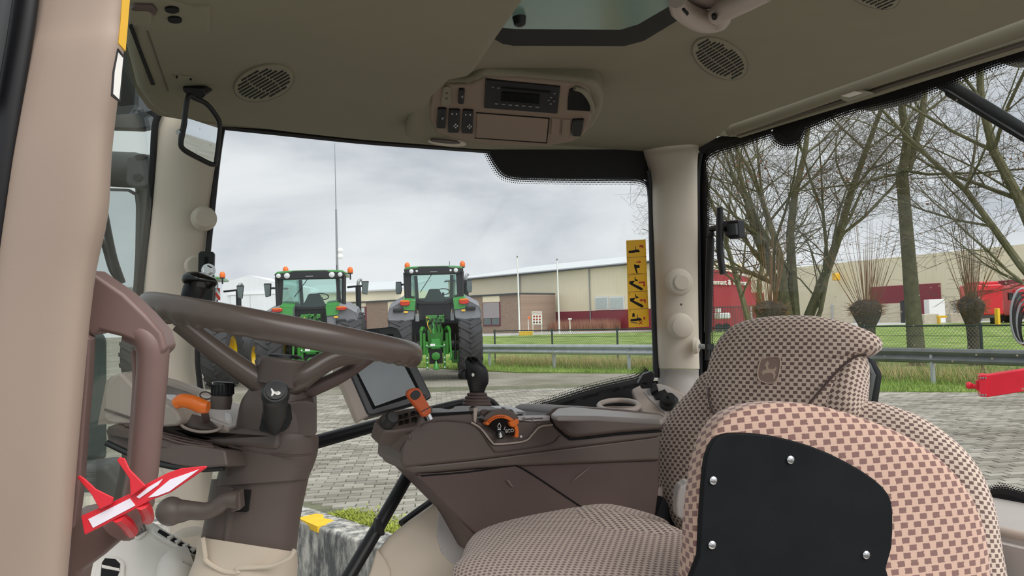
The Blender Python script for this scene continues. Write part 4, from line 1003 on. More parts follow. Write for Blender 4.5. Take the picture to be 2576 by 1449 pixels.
# ================================================================ CAB: ceiling, pillars, windows
CN = V(-0.08, 0, 1).normalized()
CP = Plane((0, 0, 2.075), CN)                         # headliner
edge_top = [(318, 130), (345, 235), (372, 272), (400, 291), (430, 296), (560, 318), (700, 334), (900, 355), (1050, 366), (1230, 379), (1600, 384), (1640, 376), (1700, 368), (1760, 371), (1800, 348), (1838, 314), (2200, 188), (2576, 48), (2900, -70)]
ceil = struct(mk('ceiling', prism([CP(*q) for q in edge_top + [(2950, -420), (300, -420)]], CN * .06), 'headliner', smooth=False), 'moulded beige cab headliner')
FPn = CP.off(-.045)
lump = [(318, 128), (345, 232), (374, 272), (402, 291), (430, 296), (560, 316), (700, 333), (900, 354), (1045, 366), (1075, 330), (1090, 250), (1140, 205), (1190, 196), (1215, 165), (1250, 112), (1335, -5), (1420, -120), (1440, -420), (300, -420)]
mk('front_duct_panel', prism([FPn(*q) for q in lump], CN * .05), 'headliner', ceil, bevel=.02, seg=5)['label'] = 'lower front headliner over the air ducts'
# vent panel top left
mk('lamp_panel', slab(FPn.off(-.004), [(322, 0), (420, 2), (480, 20), (530, 18), (531, 85), (480, 84), (330, 66)], .012), 'headliner', ceil, bevel=.005)
for c in ((433, 27), (440, 52)): mk('reading_lamp', slab(FPn.off(-.0065), ellipse(c[0], c[1], 18, 7.5, 4), .004), 'slot_dark', ceil)
mk('grip_recess', slab(FPn.off(-.0065), [(330, 22), (340, 12), (385, 14), (396, 28), (390, 40), (380, 32), (350, 30), (332, 26)], .004), 'brown_dark', ceil)
mk('grip_lid', slab(FPn.off(-.009), [(324, 32), (375, 33), (384, 40), (382, 60), (370, 64), (324, 60)], .008), 'headliner', ceil, bevel=.004)
mk('duct_slot', slab(FPn.off(-.002), [(325, 70), (333, 68), (390, 214), (380, 214)], .004), 'slot_dark', ceil)
mk('panel_seam', slab(FPn.off(-.0015), [(370, 80), (372, 80), (424, 230), (421, 230)], .004), 'brown_dark', ceil)
mk('screw_plate', slab(FPn.off(-.003), [(436, 196), (440, 191), (486, 197), (488, 203), (484, 206), (440, 200)], .005), 'headliner', ceil, bevel=.002)
for c in ((445, 196), (480, 201)): mk('screw', slab(FPn.off(-.0045), ellipse(c[0], c[1], 3, 2, n=10), .003), 'slot_dark', ceil)
# loudspeaker grilles
def speaker(label, pl, cx, cy, rx, ry, rot, sl, n=16):
    t = thing('speaker_grille', label, 'speaker', pl(cx, cy), 'round ceiling speakers'); c, s = math.cos(math.radians(rot)), math.sin(math.radians(rot))
    mk('rim', slab(pl.off(-.001), ellipse(cx, cy, rx, ry, rot, 40), .006), 'brown_dark', t); mk('disc', slab(pl.off(-.004), ellipse(cx, cy, rx * .985, ry * .975, rot, 40), .008), 'headliner', t, bevel=.002)
    a = math.radians(sl); ux, uy = math.cos(a), math.sin(a); vx, vy = -uy, ux
    for k in range(n):
        o = (k - (n - 1) / 2) / (n / 2) * (rx * .80)
        # chord of a wavy outline
        px_, py_ = cx + vx * o * 1.0, cy + vy * o * (1.0)
        L = []
        for sgn in (-1, 1):
            best = 0
            for q in range(0, 100):
                x, y = px_ + ux * q * sgn, py_ + uy * q * sgn; dx, dy = x - cx, y - cy; xr, yr = (dx * c + dy * s) / (rx * .86), (-dx * s + dy * c) / (ry * .80)
                if xr * xr + yr * yr < 1: best = q
            L.append(best)
        if sum(L) < 8: continue
        cut = [-L[0], -L[0] + (L[0] + L[1]) * .31, -L[0] + (L[0] + L[1]) * .34, -L[0] + (L[0] + L[1]) * .66, -L[0] + (L[0] + L[1]) * .69, L[1]]
        if k in (1, n - 2): cut[0] += 8
        if k in (n // 2 - 2, n // 2 - 3): cut[5] -= 7
        for q in range(0, 6, 2):
            a0, a1 = cut[q], cut[q + 1]; hw = ry * .042
            mk('slot', slab(pl.off(-.0046), [(px_ + ux * a0 - vx * hw, py_ + uy * a0 - vy * hw), (px_ + ux * a1 - vx * hw, py_ + uy * a1 - vy * hw), (px_ + ux * a1 + vx * hw, py_ + uy * a1 + vy * hw), (px_ + ux * a0 + vx * hw, py_ + uy * a0 + vy * hw)], .002), 'slot_dark', t, smooth=False)
speaker('oval slotted speaker grille in the front headliner near the mirror', FPn, 664, 211, 78, 44, -14, -30)
speaker('oval slotted speaker grille in the headliner over the corner pillar', CP, 1811, 149, 76, 46, 27, -30)
speaker('slotted speaker grille cut off by the top edge of the picture', CP, 2190, -18, 76, 36, 20, -24)
# roof hatch
hp = CP.off(-.004)
ht = thing('roof_hatch', 'tinted glass roof hatch with a wide black frame', 'roof hatch', hp(1480, 60))
mk('frame', prism([hp(*q) for q in [(1238, 98), (1262, 112), (1290, 117), (1570, 118), (1622, 104), (1725, 42), (1790, -30), (1860, -200), (1250, -200), (1150, 40)]], CN * .012), 'black_matt', ht, bevel=.004)
mk('glass', prism([hp.off(-.003)(*q) for q in [(1262, 70), (1300, 73), (1560, 75), (1606, 61), (1690, 12), (1740, -60), (1770, -160), (1330, -160), (1250, 20)]], CN * .006), 'hatch_glass', ht)
mk('stud', lathe([(.011, 0), (.009, .012), (.004, .015)], hp.off(-.003)(1306, 43), -CN, 12), 'black', ht)
hh = thing('hatch_latch', 'taupe hinged hatch latch with a curved grip', 'latch', CP(1790, 30))
mk('base', slab(CP.off(-.012), [(1700, -20), (1790, -30), (1900, -20), (1915, 5), (1860, 12), (1800, 22), (1760, 30), (1720, 20)], .012), 'taupe', hh, bevel=.005)
mk('grip', stube([CP.off(-.03)(x, y) for x, y in ((1702, 0), (1712, 22), (1740, 42), (1775, 55), (1808, 52), (1818, 35), (1815, 22))], [.012, .016, .017, .018, .017, .014, .010], 12), 'taupe', hh)
mk('arm', stube([CP.off(-.04)(x, y) for x, y in ((1800, 40), (1830, 20), (1880, -4), (1930, -25))], [.014, .018, .018, .016], 12), 'taupe', hh)
mk('hinge_pin', slab(CP.off(-.052), ellipse(1797, 45, 7, 6, n=14), .004), 'slot_dark', hh)
mk('release_slot', slab(CP.off(-.05), [(1716, 26), (1722, 24), (1733, 36), (1728, 40)], .003), 'slot_dark', hh)

# overhead console
_A, _B = pd(1270, 185, 1.42), pd(1270, 378, 1.70)
Pc = Plane(_A, (_B - _A).cross(V(1, 0, 0) * .6 + RIGHT * .4))
if Pc.n.dot(CAM - _A) < 0: Pc.n = -Pc.n
oc = thing('overhead_console', 'beige overhead console with radio and switches above the side window', 'console', pd(1270, 285, 1.56))
ol_ = [(1020, 340), (1028, 300), (1040, 252), (1062, 222), (1092, 206), (1140, 207), (1180, 205), (1200, 192), (1216, 182), (1260, 184), (1370, 195), (1480, 207), (1508, 220), (1520, 248), (1514, 285), (1494, 318), (1462, 346), (1420, 362), (1380, 370), (1230, 380), (1120, 374), (1050, 364), (1026, 352)]
mk('housing', slab(Pc, ol_, .10, 3), 'headliner', oc, bevel=.012, seg=4)
Pf = Pc.off(.002)
mk('face_panel', slab(Pf.off(.003), [(1085, 232), (1098, 216), (1180, 216), (1204, 206), (1222, 196), (1300, 199), (1460, 214), (1482, 226), (1490, 250), (1488, 300), (1470, 340), (1440, 358), (1380, 368), (1240, 366), (1140, 350), (1098, 335), (1082, 300)], .012), 'console_face', oc, bevel=.006)
Pf = Pf.off(.004)
rad = mk('radio', slab(Pf.off(.004), [(1222, 203), (1410, 221), (1403, 287), (1218, 273)], .008), 'black', oc, bevel=.002)
mk('radio_display', slab(Pf.off(.0055), [(1262, 232), (1358, 240), (1356, 262), (1260, 254)], .003), 'black_gloss', rad)
mk('radio_slot', slab(Pf.off(.0055), [(1262, 221), (1384, 232), (1384, 235), (1262, 224)], .003), 'slot_dark', rad)
for k in range(7): mk('radio_button', slab(Pf.off(.0055), [(1245 + k * 17, 260.5 + k * 1.4), (1254 + k * 17, 261.2 + k * 1.4), (1254 + k * 17, 263 + k * 1.4), (1245 + k * 17, 262.3 + k * 1.4)], .002), 'metal_grey', rad)
for q in ((1386, 246), (1380, 253), (1394, 255), (1386, 262), (1395, 236), (1240, 220), (1254, 222)): mk('radio_key', slab(Pf.off(.0055), [(q[0] - 2.5, q[1] - 1), (q[0] + 2.5, q[1] - .8), (q[0] + 2.5, q[1] + 1), (q[0] - 2.5, q[1] + .8)], .002), 'metal_grey', rad)
mk('blank_cover', slab(Pf.off(.002), [(1114, 224), (1124, 219), (1134, 224), (1135, 240), (1136, 258), (1128, 268), (1116, 268), (1109, 258), (1112, 240)], .004, 3), 'headliner', oc, bevel=.0015)
for q in ((1124, 235), (1123, 248)): mk('cover_notch', slab(Pf.off(.0025), [(q[0] - 3, q[1] - 1.5), (q[0] + 3, q[1] - 1.5), (q[0] + 3, q[1] + 1.5), (q[0] - 3, q[1] + 1.5)], .002), 'brown_dark', oc)
for q, mk_ in (([(1155, 228), (1170, 229), (1167, 264), (1152, 263)], 1), ([(1102, 276), (1124, 277), (1121, 325), (1098, 324)], 2), ([(1130, 279), (1158, 280), (1155, 336), (1127, 335)], 3), ([(1165, 280), (1192, 282), (1190, 338), (1161, 337)], 3)):
    sw_ = mk('switch', slab(Pf.off(.006), q, .008), 'black', oc, bevel=.003); cx = sum(a for a, b in q) / 4; cy = sum(b for a, b in q) / 4
    if mk_ == 3:
        for dx, dy in ((-5, -20), (6, -20), (4, 6), (4, 14), (0, 10), (8, 10)): mk('switch_mark', slab(Pf.off(.0075), ellipse(cx + dx, cy + dy, 1.6, 1.4, n=6), .002), 'white_print', sw_)
    else: mk('switch_mark', slab(Pf.off(.0075), ellipse(cx + 2, cy - 2, 2.5, 3, n=8), .002), 'metal_grey', sw_)
mk('storage_flap', slab(Pf.off(.002), [(1200, 286), (1380, 300), (1374, 359), (1197, 347)], .004), 'console_face', oc, bevel=.002)
for q in ([(1198, 284), (1382, 298), (1382, 299.5), (1198, 285.5)], [(1381, 299), (1383, 299), (1376, 361), (1374, 361)], [(1195, 347), (1375, 359.5), (1375, 361), (1195, 348.5)]): mk('flap_gap', slab(Pf.off(.001), q, .003), 'slot_dark', oc)
mk('coin_pocket', slab(Pf.off(.001), [(1432, 226), (1445, 221), (1462, 226), (1478, 244), (1484, 262), (1484, 280), (1428, 277), (1429, 250)], .004), 'slot_dark', oc)
mk('pocket_rim', stube([Pf.off(.004)(x, y) for x, y in ((1446, 222), (1466, 229), (1482, 248), (1490, 268), (1490, 282))], .005, 8), 'headliner', oc)
for q in ([(1388, 299), (1409, 301), (1407, 342), (1386, 340)], [(1415, 302), (1436, 303), (1434, 344), (1412, 342)]): mk('blank_switch', slab(Pf.off(.003), q, .006), 'console_face', oc, bevel=.002)
mk('socket', slab(Pf.off(.006), [(1441, 305), (1470, 304), (1468, 320), (1462, 345), (1440, 344), (1437, 335)], .010), 'black', oc, bevel=.003)
mk('lamp_lens', slab(Pc.off(.004), ellipse(1125, 360, 48, 8, 5), .006), 'pillar_beige', oc); mk('lamp_slot', slab(Pc.off(.006), ellipse(1120, 357, 38, 4, 5), .004), 'brown', oc)
oc_ = oc

# front pillar, far side
rows = [(405, 292, 562, 312, 1.66), (398, 330, 556, 345, 1.655), (390, 400, 547, 410, 1.65), (378, 520, 534, 525, 1.65), (366, 640, 522, 645, 1.65), (355, 760, 508, 765, 1.65), (346, 870, 496, 880, 1.65), (342, 930, 498, 930, 1.65), (340, 985, 510, 990, 1.65), (400, 1150, 530, 1150, 1.62), (430, 1250, 525, 1250, 1.60), (430, 1420, 520, 1420, 1.6), (430, 1600, 520, 1600, 1.6)]
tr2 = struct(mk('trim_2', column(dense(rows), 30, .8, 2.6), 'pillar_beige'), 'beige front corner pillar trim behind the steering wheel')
def plug(px, py, r, d, parent, name='screw_cap', tx=0, m='pillar_beige', boss=1.35):
    c = pd(px, py, d); n = (-VIEW * math.cos(math.radians(tx)) + RIGHT * math.sin(math.radians(tx))); R_ = r * d / F
    mk('cap_boss', lathe([(R_ * boss * 1.1, -.02), (R_ * boss, -.003), (R_ * boss * .85, .002)], c, n, 24), m, parent)
    return mk(name, lathe([(R_, 0), (R_, .008), (R_ * .9, .011), (.001, .012)], c, n, 24), m, parent)
plug(516, 548, 25, 1.58, tr2, tx=30, boss=1.15); plug(492, 668, 22, 1.56, tr2, tx=25, boss=1.1)
br_t = thing('phone_bracket', 'black slotted mounting bracket bolted to the front pillar', 'bracket', pd(517, 660, 1.52))
Pb = facing(517, 660, 1.52, 10)
mk('plate', slab(Pb, [(498, 638), (503, 632), (535, 633), (539, 640), (537, 700), (530, 790), (500, 790), (497, 690)], .012), 'black', br_t, bevel=.003)
mk('slot', slab(Pb.off(.001), [(514, 646), (524, 646), (522, 672), (513, 672)], .003), 'slot_dark', br_t)
mk('bolt', lathe([(.011, 0), (.011, .009), (.008, .012)], Pb(525, 680), Pb.n, 6), 'chrome', br_t); mk('washer', lathe([(.014, 0), (.014, .003)], Pb(525, 680), Pb.n, 16), 'chrome', br_t)

# near front pillar
rows = [(150, -500, 410, -420, .47), (92, 0, 318, 0, .46), (70, 140, 306, 120, .455), (36, 362, 275, 362, .45), (10, 543, 262, 543, .45), (-15, 724, 226, 724, .45), (-60, 1086, 190, 1086, .45), (-100, 1449, 160, 1449, .45), (-150, 1900, 110, 1900, .45)]
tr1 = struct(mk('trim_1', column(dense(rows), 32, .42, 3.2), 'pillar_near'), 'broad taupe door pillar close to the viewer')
rows = [(60, -300, 118, -300, .45), (28, 0, 96, 0, .445), (-25, 362, 40, 362, .44), (-75, 724, -10, 724, .44), (-180, 1449, -105, 1449, .44)]
mk('door_seal', column(dense(rows), 14, .6, 2.2), 'black', tr1)['label'] = 'black rubber door seal'
rows = [(-60, -300, 60, -300, .43), (-60, 0, 30, 0, .43), (-120, 250, -12, 250, .43)]
mk('door_edge', column(dense(rows), 14, .5, 2.2), 'dark_grey', tr1)
Pn = facing(300, 100, .425, 50)
yl = mk('yellow_label', slab(facing(312, 60, .43, 40), [(309, -40), (330, -40), (322, 60), (316, 128), (298, 108), (304, 50)], .002), 'yellow_label'); tag(yl, 'yellow label at the top edge of the door pillar', 'label')
wlb = thing('white_label', 'white label with dark border on the door pillar edge', 'label', pd(292, 190, .43)); Pw2 = facing(292, 190, .43, 45)
mk('border', slab(Pw2, [(297, 121), (312, 140), (303, 256), (281, 240), (285, 180)], .002), 'black', wlb); mk('sheet', slab(Pw2.off(.0006), [(298, 132), (310, 146), (300, 250), (285, 236), (289, 180)], .001), 'white_print', wlb)
# grab handle on the near pillar
gh = thing('grab_handle', 'mauve-brown moulded grab handle on the door pillar', 'handle', pd(300, 1000, .52))
dh = .50
mk('upper_gusset', slab(facing(300, 780, dh - .012, 12), [(214, 830), (222, 676), (262, 704), (312, 738), (366, 790), (408, 836), (420, 880), (395, 905), (352, 885), (340, 862), (300, 846), (250, 834), (228, 850)], .03), 'handle_mauve', gh, bevel=.006, seg=4)
mk('grip', stube([pd(x, y, dh) for x, y in ((330, 826), (366, 842), (383, 872), (384, 920), (377, 1010), (368, 1110), (359, 1200), (340, 1275), (300, 1330))], [.010, .0105, .0105, .010, .0098, .0096, .0094, .010, .012], 16, 6), 'handle_mauve', gh)
mk('lower_mount', slab(facing(240, 1370, dh + .005, 12), [(160, 1500), (172, 1300), (215, 1292), (290, 1290), (352, 1262), (372, 1285), (340, 1330), (262, 1398), (205, 1440), (190, 1520)], .028), 'handle_mauve', gh, bevel=.006, seg=4)
mk('inner_rib', stube([pd(x, y, dh + .004) for x, y in ((345, 880), (350, 960), (342, 1080), (334, 1180), (322, 1270))], .0042, 8, 5), 'handle_mauve', gh)
mk('back_strip', slab(facing(215, 1000, .475, 20), [(205, 840), (228, 850), (222, 960), (212, 1080), (200, 1240), (188, 1330), (172, 1330), (186, 1100)], .02), 'handle_mauve', gh, bevel=.004)
# red tag
rt = thing('red_tag', 'red and white tie-on tag looped round the grab handle', 'tag', pd(350, 1250, .47)); Pt = facing(350, 1250, .462, 0, 10)
mk('strip', slab(Pt, [(203, 1298), (255, 1275), (330, 1240), (362, 1220), (420, 1190), (455, 1178), (517, 1172), (520, 1176), (480, 1204), (430, 1238), (380, 1258), (340, 1280), (260, 1322), (212, 1346)], .002), 'red_tag', rt, bevel=.0008)
for q in ([(222, 1306), (326, 1254), (340, 1272), (234, 1328)], [(343, 1250), (372, 1226), (410, 1204), (398, 1220), (350, 1254)], [(372, 1252), (428, 1206), (502, 1180), (470, 1204), (426, 1236), (395, 1248)]): mk('white_panel', slab(Pt.off(.0006), q, .001), 'tag_white', rt)
for q in ([(293, 1158), (300, 1150), (313, 1153), (325, 1180), (366, 1222), (328, 1250), (325, 1205)], [(192, 1200), (200, 1196), (212, 1204), (240, 1230), (285, 1252), (280, 1268), (250, 1282), (230, 1245)]): mk('tail', slab(Pt.off(.004), q, .0015), 'red_tag', rt, bevel=.0006)
for a in ((298, 1300, 332, 1338), (358, 1268, 372, 1305)): mk('loop', stube([Pt.off(-.002)(a[0], a[1]), Pt.off(-.012)((a[0] + a[2]) / 2 + 4, (a[1] + a[3]) / 2), Pt.off(-.03)(a[2], a[3])], .004, 8, 5), 'red_tag', rt)

# rear corner pillar
rows = [(1560, 352, 1775, 330, 2.60), (1598, 376, 1757, 362, 2.60), (1612, 396, 1754, 380, 2.59), (1627, 425, 1752, 410, 2.58), (1636, 470, 1752, 460, 2.57), (1640, 560, 1753, 560, 2.56), (1646, 720, 1754, 720, 2.55), (1651, 860, 1756, 860, 2.54), (1654, 926, 1758, 928, 2.54)]
tr3 = struct(mk('trim_3', column(dense(rows), 30, .9, 2.3), 'pillar_beige'), 'beige rear corner pillar trim beside the seat')
rows = [(1657, 927, 1756, 929, 2.53), (1657, 948, 1757, 950, 2.53), (1650, 975, 1768, 978, 2.52), (1634, 1010, 1785, 1015, 2.50), (1600, 1060, 1800, 1070, 2.48), (1590, 1140, 1800, 1150, 2.48)]
mk('pillar_foot', column(dense(rows), 30, .9, 2.3), 'foot_grey', tr3)
plug(1713, 710, 20, 2.43, tr3, tx=6, boss=1.6); plug(1716, 821, 27, 2.43, tr3, tx=6, boss=1.15)
mk('small_dot', lathe([(.004, 0), (.004, .003)], pd(1713, 766, 2.43), -VIEW, 8), 'brown', tr3)
mk('hook_boss', lathe([(.028, 0), (.024, .012), (.014, .016)], pd(1748, 870, 2.46), RIGHT * .9 - VIEW * .5, 16), 'pillar_beige', tr3)
mk('brass_stud', tube([pd(1752, 870, 2.45), pd(1772, 872, 2.44)], .008, 8), 'metal_grey', tr3)

# side window (right of the cab)
wa, wb = CP(548, 320), CP(1648, 382); wn_ = V((wb - wa).y, -(wb - wa).x, 0)
PW = Plane(wa, wn_); nW = PW.n if PW.n.dot(CAM - wa) > 0 else -PW.n
win1 = struct(mk('window_1', prism([PW(x, y) for x, y in ((535, 315), (900, 350), (1235, 372), (1650, 372), (1655, 1100), (1250, 1400), (700, 1560), (480, 1560), (495, 900))], -nW * .006), 'glass_side', smooth=False), 'large side window with black dotted border')
top_band = [(1230, 384), (1262, 430), (1275, 444), (1300, 450), (1420, 453), (1560, 455), (1632, 458)]
mk('frit_top', slab(PW.off(.002 if PW.n.dot(nW) > 0 else -.002), [(1226, 376), (1240, 400), (1262, 432), (1280, 444), (1320, 449), (1632, 452), (1650, 376)], .001), 'black_matt', win1)
PWi = Plane(PW.p + nW * .0035, PW.n)
fritband('frit_dots', PWi, [(1226, 380), (1245, 412), (1262, 434), (1282, 444), (1330, 449), (1480, 451), (1600, 452), (1634, 468)], [(1216, 388), (1232, 421), (1252, 447), (1276, 459), (1330, 464), (1480, 466), (1598, 467), (1632, 480)], win1, v0=.4)
mk('frit_bottom', slab(PWi, [(1310, 1050), (1345, 1035), (1400, 1018), (1480, 992), (1560, 972), (1640, 958), (1660, 958), (1660, 1300), (1300, 1300)], .001), 'black_matt', win1)
fritband('frit_dots', PWi, [(1305, 1055), (1345, 1036), (1400, 1019), (1480, 993), (1560, 973), (1610, 960), (1634, 935)], [(1284, 1030), (1328, 1012), (1386, 994), (1466, 968), (1546, 947), (1594, 936), (1618, 918)], win1)
mk('seal_front', stube([PWi(x, y) for x, y in ((560, 322), (548, 400), (530, 570), (512, 740), (497, 880), (505, 985))], .006, 8, 4), 'black', win1)
mk('seal_rear', stube([PWi(x, y) for x, y in ((1628, 430), (1638, 500), (1641, 620), (1646, 780), (1650, 880), (1651, 950))], .012, 8, 4), 'black', win1)
mk('seal_top', stube([PWi(x, y) for x, y in ((548, 319), (700, 335), (900, 356), (1040, 367), (1230, 381))], .006, 8, 4), 'black', win1)
# lower bars of the side opening
bar = thing('window_rail', 'black steel rail along the lower edge of the side window', 'rail', ply(1.80)(1000, 1060))
mk('rail', stube([ply(y_)(a_, b_) for a_, b_, y_ in ((560, 1178, 1.66), (770, 1119, 1.72), (940, 1072, 1.78), (1085, 1032, 1.82), (1165, 1012, 1.85), (1222, 1006, 1.86), (1250, 1024, 1.86), (1275, 1060, 1.86))], [.017, .017, .016, .012, .010, .010, .010, .010], 12, 5), 'black', bar)
b2_ = thing('door_strut', 'black diagonal support tube with a small clip below the console', 'strut', ply(1.66)(950, 1320))
mk('tube', tube([ply(1.66)(1042, 1168), ply(1.62)(955, 1320), ply(1.58)(860, 1480)], .0155, 12), 'black', b2_); mk('clip', slab(ply(1.60), [(948, 1306), (958, 1305), (966, 1330), (970, 1345), (960, 1350), (952, 1342), (940, 1345)], .02), 'black', b2_, bevel=.003)
mk('sill_seal', tube([ply(1.78)(1112, 1244), ply(1.74)(1050, 1288), ply(1.72)(1010, 1318)], .010, 8), 'black', bar)

# rear window
ra = CP(1765, 372); PR = plx(ra.x + .01); PRi = plx(ra.x)
win2 = struct(mk('window_2', prism([PR(x, y) for x, y in ((1752, 360), (2576, 110), (2700, 80), (2700, 1300), (1752, 1300))], V(.006, 0, 0)), 'glass_rear', smooth=False), 'rear window with black dotted border')
fs_ = [(1762, 388), (1790, 372), (1900, 340), (1945, 325), (1960, 345), (1980, 354), (2002, 345), (2020, 312), (2130, 268), (2250, 240), (2350, 208), (2460, 165), (2540, 138), (2640, 110)]
mk('frit_top', slab(PRi, [(1752, 365)] + fs_ + [(2640, 70), (2576, 92), (2100, 252), (1850, 330)], .001), 'black_matt', win2)
fritband('frit_dots', PRi.off(.0008), [(1775, 950), (1775, 700), (1772, 560), (1770, 460), (1766, 400), (1790, 373), (1850, 355), (1940, 326)], [(1800, 950), (1796, 700), (1792, 560), (1790, 460), (1785, 418), (1806, 397), (1862, 379), (1948, 350)], win2)
fritband('frit_dots', PRi.off(.0008), [(1945, 326), (1960, 345), (1980, 354), (2002, 345), (2020, 313)], [(1930, 350), (1948, 372), (1980, 380), (2016, 370), (2036, 338)], win2)
fritband('frit_dots', PRi.off(.0008), [(2018, 313), (2130, 269), (2250, 241), (2350, 209), (2460, 166), (2540, 139), (2640, 111)], [(2030, 338), (2142, 294), (2262, 266), (2362, 234), (2472, 191), (2550, 165), (2650, 137)], win2)
mk('frit_side', slab(PRi, [(1752, 372), (1766, 400), (1770, 460), (1772, 560), (1775, 700), (1777, 960), (1752, 1000)], .001), 'black_matt', win2)
mk('seal', stube([PRi.off(.01)(x, y) for x, y in ((1764, 385), (1757, 420), (1755, 500), (1757, 640), (1760, 800), (1762, 960))], .011, 8, 4), 'black', win2)
fritband('frit_dots', PRi.off(.0008), [(2380, 1290), (2500, 1238), (2576, 1250), (2660, 1262)], [(2380, 1268), (2500, 1216), (2576, 1228), (2660, 1240)], win2)
mk('frit_bottom', slab(PRi, [(2380, 1290), (2500, 1238), (2660, 1262), (2660, 1420), (2380, 1420)], .001), 'black_matt', win2)
# roller blind on the rear header
bd = thing('roller_blind', 'beige roller blind cassette along the top of the rear window', 'blind', PRi(2150, 240))
Q = plx(ra.x - .09)
mk('header_panel', prism([plx(ra.x - .03)(*q) for q in ((1780, 340), (1838, 290), (2200, 150), (2640, -20), (2640, 92), (2200, 236), (1850, 343))], V(.03, 0, 0)), 'headliner', bd)
mk('cassette', tube([Q(1850, 322), Q(2620, 50)], .022, 18), 'headliner', bd); mk('end_cap', lathe([(.023, 0), (.024, .022), (.015, .03)], Q(1850, 322), V(0, 1, 0), 16), 'headliner', bd)
Q2 = plx(ra.x - .07)
mk('hem_bar', prism([Q2(1848, 330), Q2(2620, 84), Q2(2620, 108), Q2(1852, 346)], V(.02, 0, 0)), 'headliner', bd, bevel=.004)
mk('hem_groove', tube([Q2.off(.004)(1850, 337), Q2.off(.004)(2620, 95)], .004, 8), 'brown', bd)
Q3 = plx(ra.x - .10)
mk('pull_tab', prism([Q3(*q) for q in [(2092, 238), (2130, 216), (2150, 222), (2194, 232), (2190, 240), (2134, 258), (2118, 252)]], V(.014, 0, 0)), 'headliner', bd, bevel=.004)
mk('tab_rib', prism([Q3.off(.002)(*q) for q in [(2104, 240), (2136, 226), (2172, 234), (2136, 246)]], V(.006, 0, 0)), 'pillar_beige', bd, bevel=.002)
# outside lamp and wiper behind the rear glass
ql = plx(ra.x + .06)
lp = thing('work_light', 'dark work light housing outside the top of the rear window', 'lamp', ql(2190, 255)); mk('housing', prism([ql(*q) for q in [(2100, 225), (2270, 185), (2275, 238), (2262, 246), (2200, 262), (2148, 272), (2122, 268)]], V(.10, 0, 0)), 'dark_grey', lp, bevel=.015)
lp2 = thing('work_light', 'dark work light housing at the top right corner of the rear window', 'lamp', ql(2540, 150)); mk('housing', prism([ql(*q) for q in [(2490, 110), (2620, 80), (2620, 148), (2576, 156), (2500, 158)]], V(.10, 0, 0)), 'dark_grey', lp2, bevel=.015)
wpr = thing('rear_wiper', 'black rear wiper arm and blade outside the glass', 'wiper', ql(2450, 250))
mk('arm', stube([ql(2340, 190), ql(2400, 225), ql(2480, 270), ql(2620, 352)], [.014, .019, .016, .012], 10, flat=.5, flatdir=(1, 0, 0)), 'dark_grey', wpr); qb = plx(ra.x + .03)
mk('blade', prism([qb(*q) for q in [(2374, 224), (2382, 226), (2480, 286), (2620, 372), (2620, 386), (2470, 296), (2376, 240)]], V(.02, 0, 0)), 'black', wpr, bevel=.003); mk('pivot', lathe([(.02, 0), (.02, .05)], ql(2352, 196), V(-1, 0, 0), 12), 'black', wpr)
# rear window strut and handle
qs = plx(ra.x - .03)
gs = thing('gas_strut', 'black gas strut at the edge of the rear window', 'strut', qs(1780, 700)); mk('cylinder', tube([qs(1787, 598), qs(1781, 835)], .014, 12), 'black', gs); mk('rod', tube([qs(1781, 835), qs(1779, 905)], .008, 10), 'black', gs); mk('ball_joint', lathe([(.012, 0), (.014, .012), (.008, .022)], qs(1786, 590), -VIEW, 12), 'black', gs)
mk('top_arm', stube([qs(1786, 588), qs(1788, 577), qs(1806, 574), qs(1826, 576)], .010, 10), 'black', gs); mk('bottom_bracket', box(qs(1780, 872), (.03, .03, .02)), 'black', gs)
wh_ = thing('rear_window_lever', 'black rear window handle lever with its latch block', 'handle', qs(1820, 600)); qh = plx(ra.x - .06)
mk('lever', stube([qh(x, y) for x, y in ((1811, 522), (1811, 560), (1811, 630), (1819, 690))], [.010, .013, .012, .011], 10), 'black', wh_); mk('latch', prism([qs(*q) for q in [(1816, 556), (1856, 553), (1860, 598), (1836, 602), (1822, 592)]], V(.03, 0, 0)), 'black', wh_, bevel=.004); mk('catch', prism([qs.off(.01)(*q) for q in [(1826, 563), (1850, 562), (1852, 590), (1832, 592)]], V(.01, 0, 0)), 'dark_grey', wh_)

# windscreen strip on the left
PF = Plane(pd(380, 500, 1.62), (pd(60, 500, .6) - pd(380, 500, 1.62)).cross(V(0, 0, 1)))
win3 = struct(mk('window_3', prism([PF(x, y) for x, y in ((395, 250), (300, 60), (120, -200), (60, 1600), (330, 1300), (345, 930))], -PF.n * .004), 'glass_front', smooth=False), 'windscreen between the two front pillars')
mk('frit_edge', stube([pd(x, y, 1.6) for x, y in ((404, 280), (390, 318), (384, 420), (372, 560), (352, 740), (343, 880), (334, 1000), (310, 1180), (296, 1250), (290, 1330))], .007, 8, 4), 'black_matt', win3)
mk('frit_header', prism([pd(x, y, 1.62) for x, y in ((290, 40), (320, 130), (345, 238), (375, 276), (420, 293), (392, 300), (340, 262), (300, 266), (270, 240))], VIEW * .004), 'black_matt', win3)
mk('outside_visor', prism([pd(x, y, 1.75) for x, y in ((230, 120), (330, 150), (345, 245), (392, 296), (388, 318), (350, 326), (230, 322))], VIEW * .03), 'dark_grey', ceil, bevel=.006)['label'] = 'dark grey roof visor outside the windscreen'
em = thing('outside_mirror', 'large outside mirror on a thick grey arm beyond the windscreen', 'mirror', pd(300, 600, 2.3))
mk('arm', stube([pd(x, y, 2.3) for x, y in ((150, 420), (260, 424), (340, 428), (372, 424))], [.050, .055, .056, .046], 16, flat=.8, flatdir=VIEW), 'dark_grey', em)
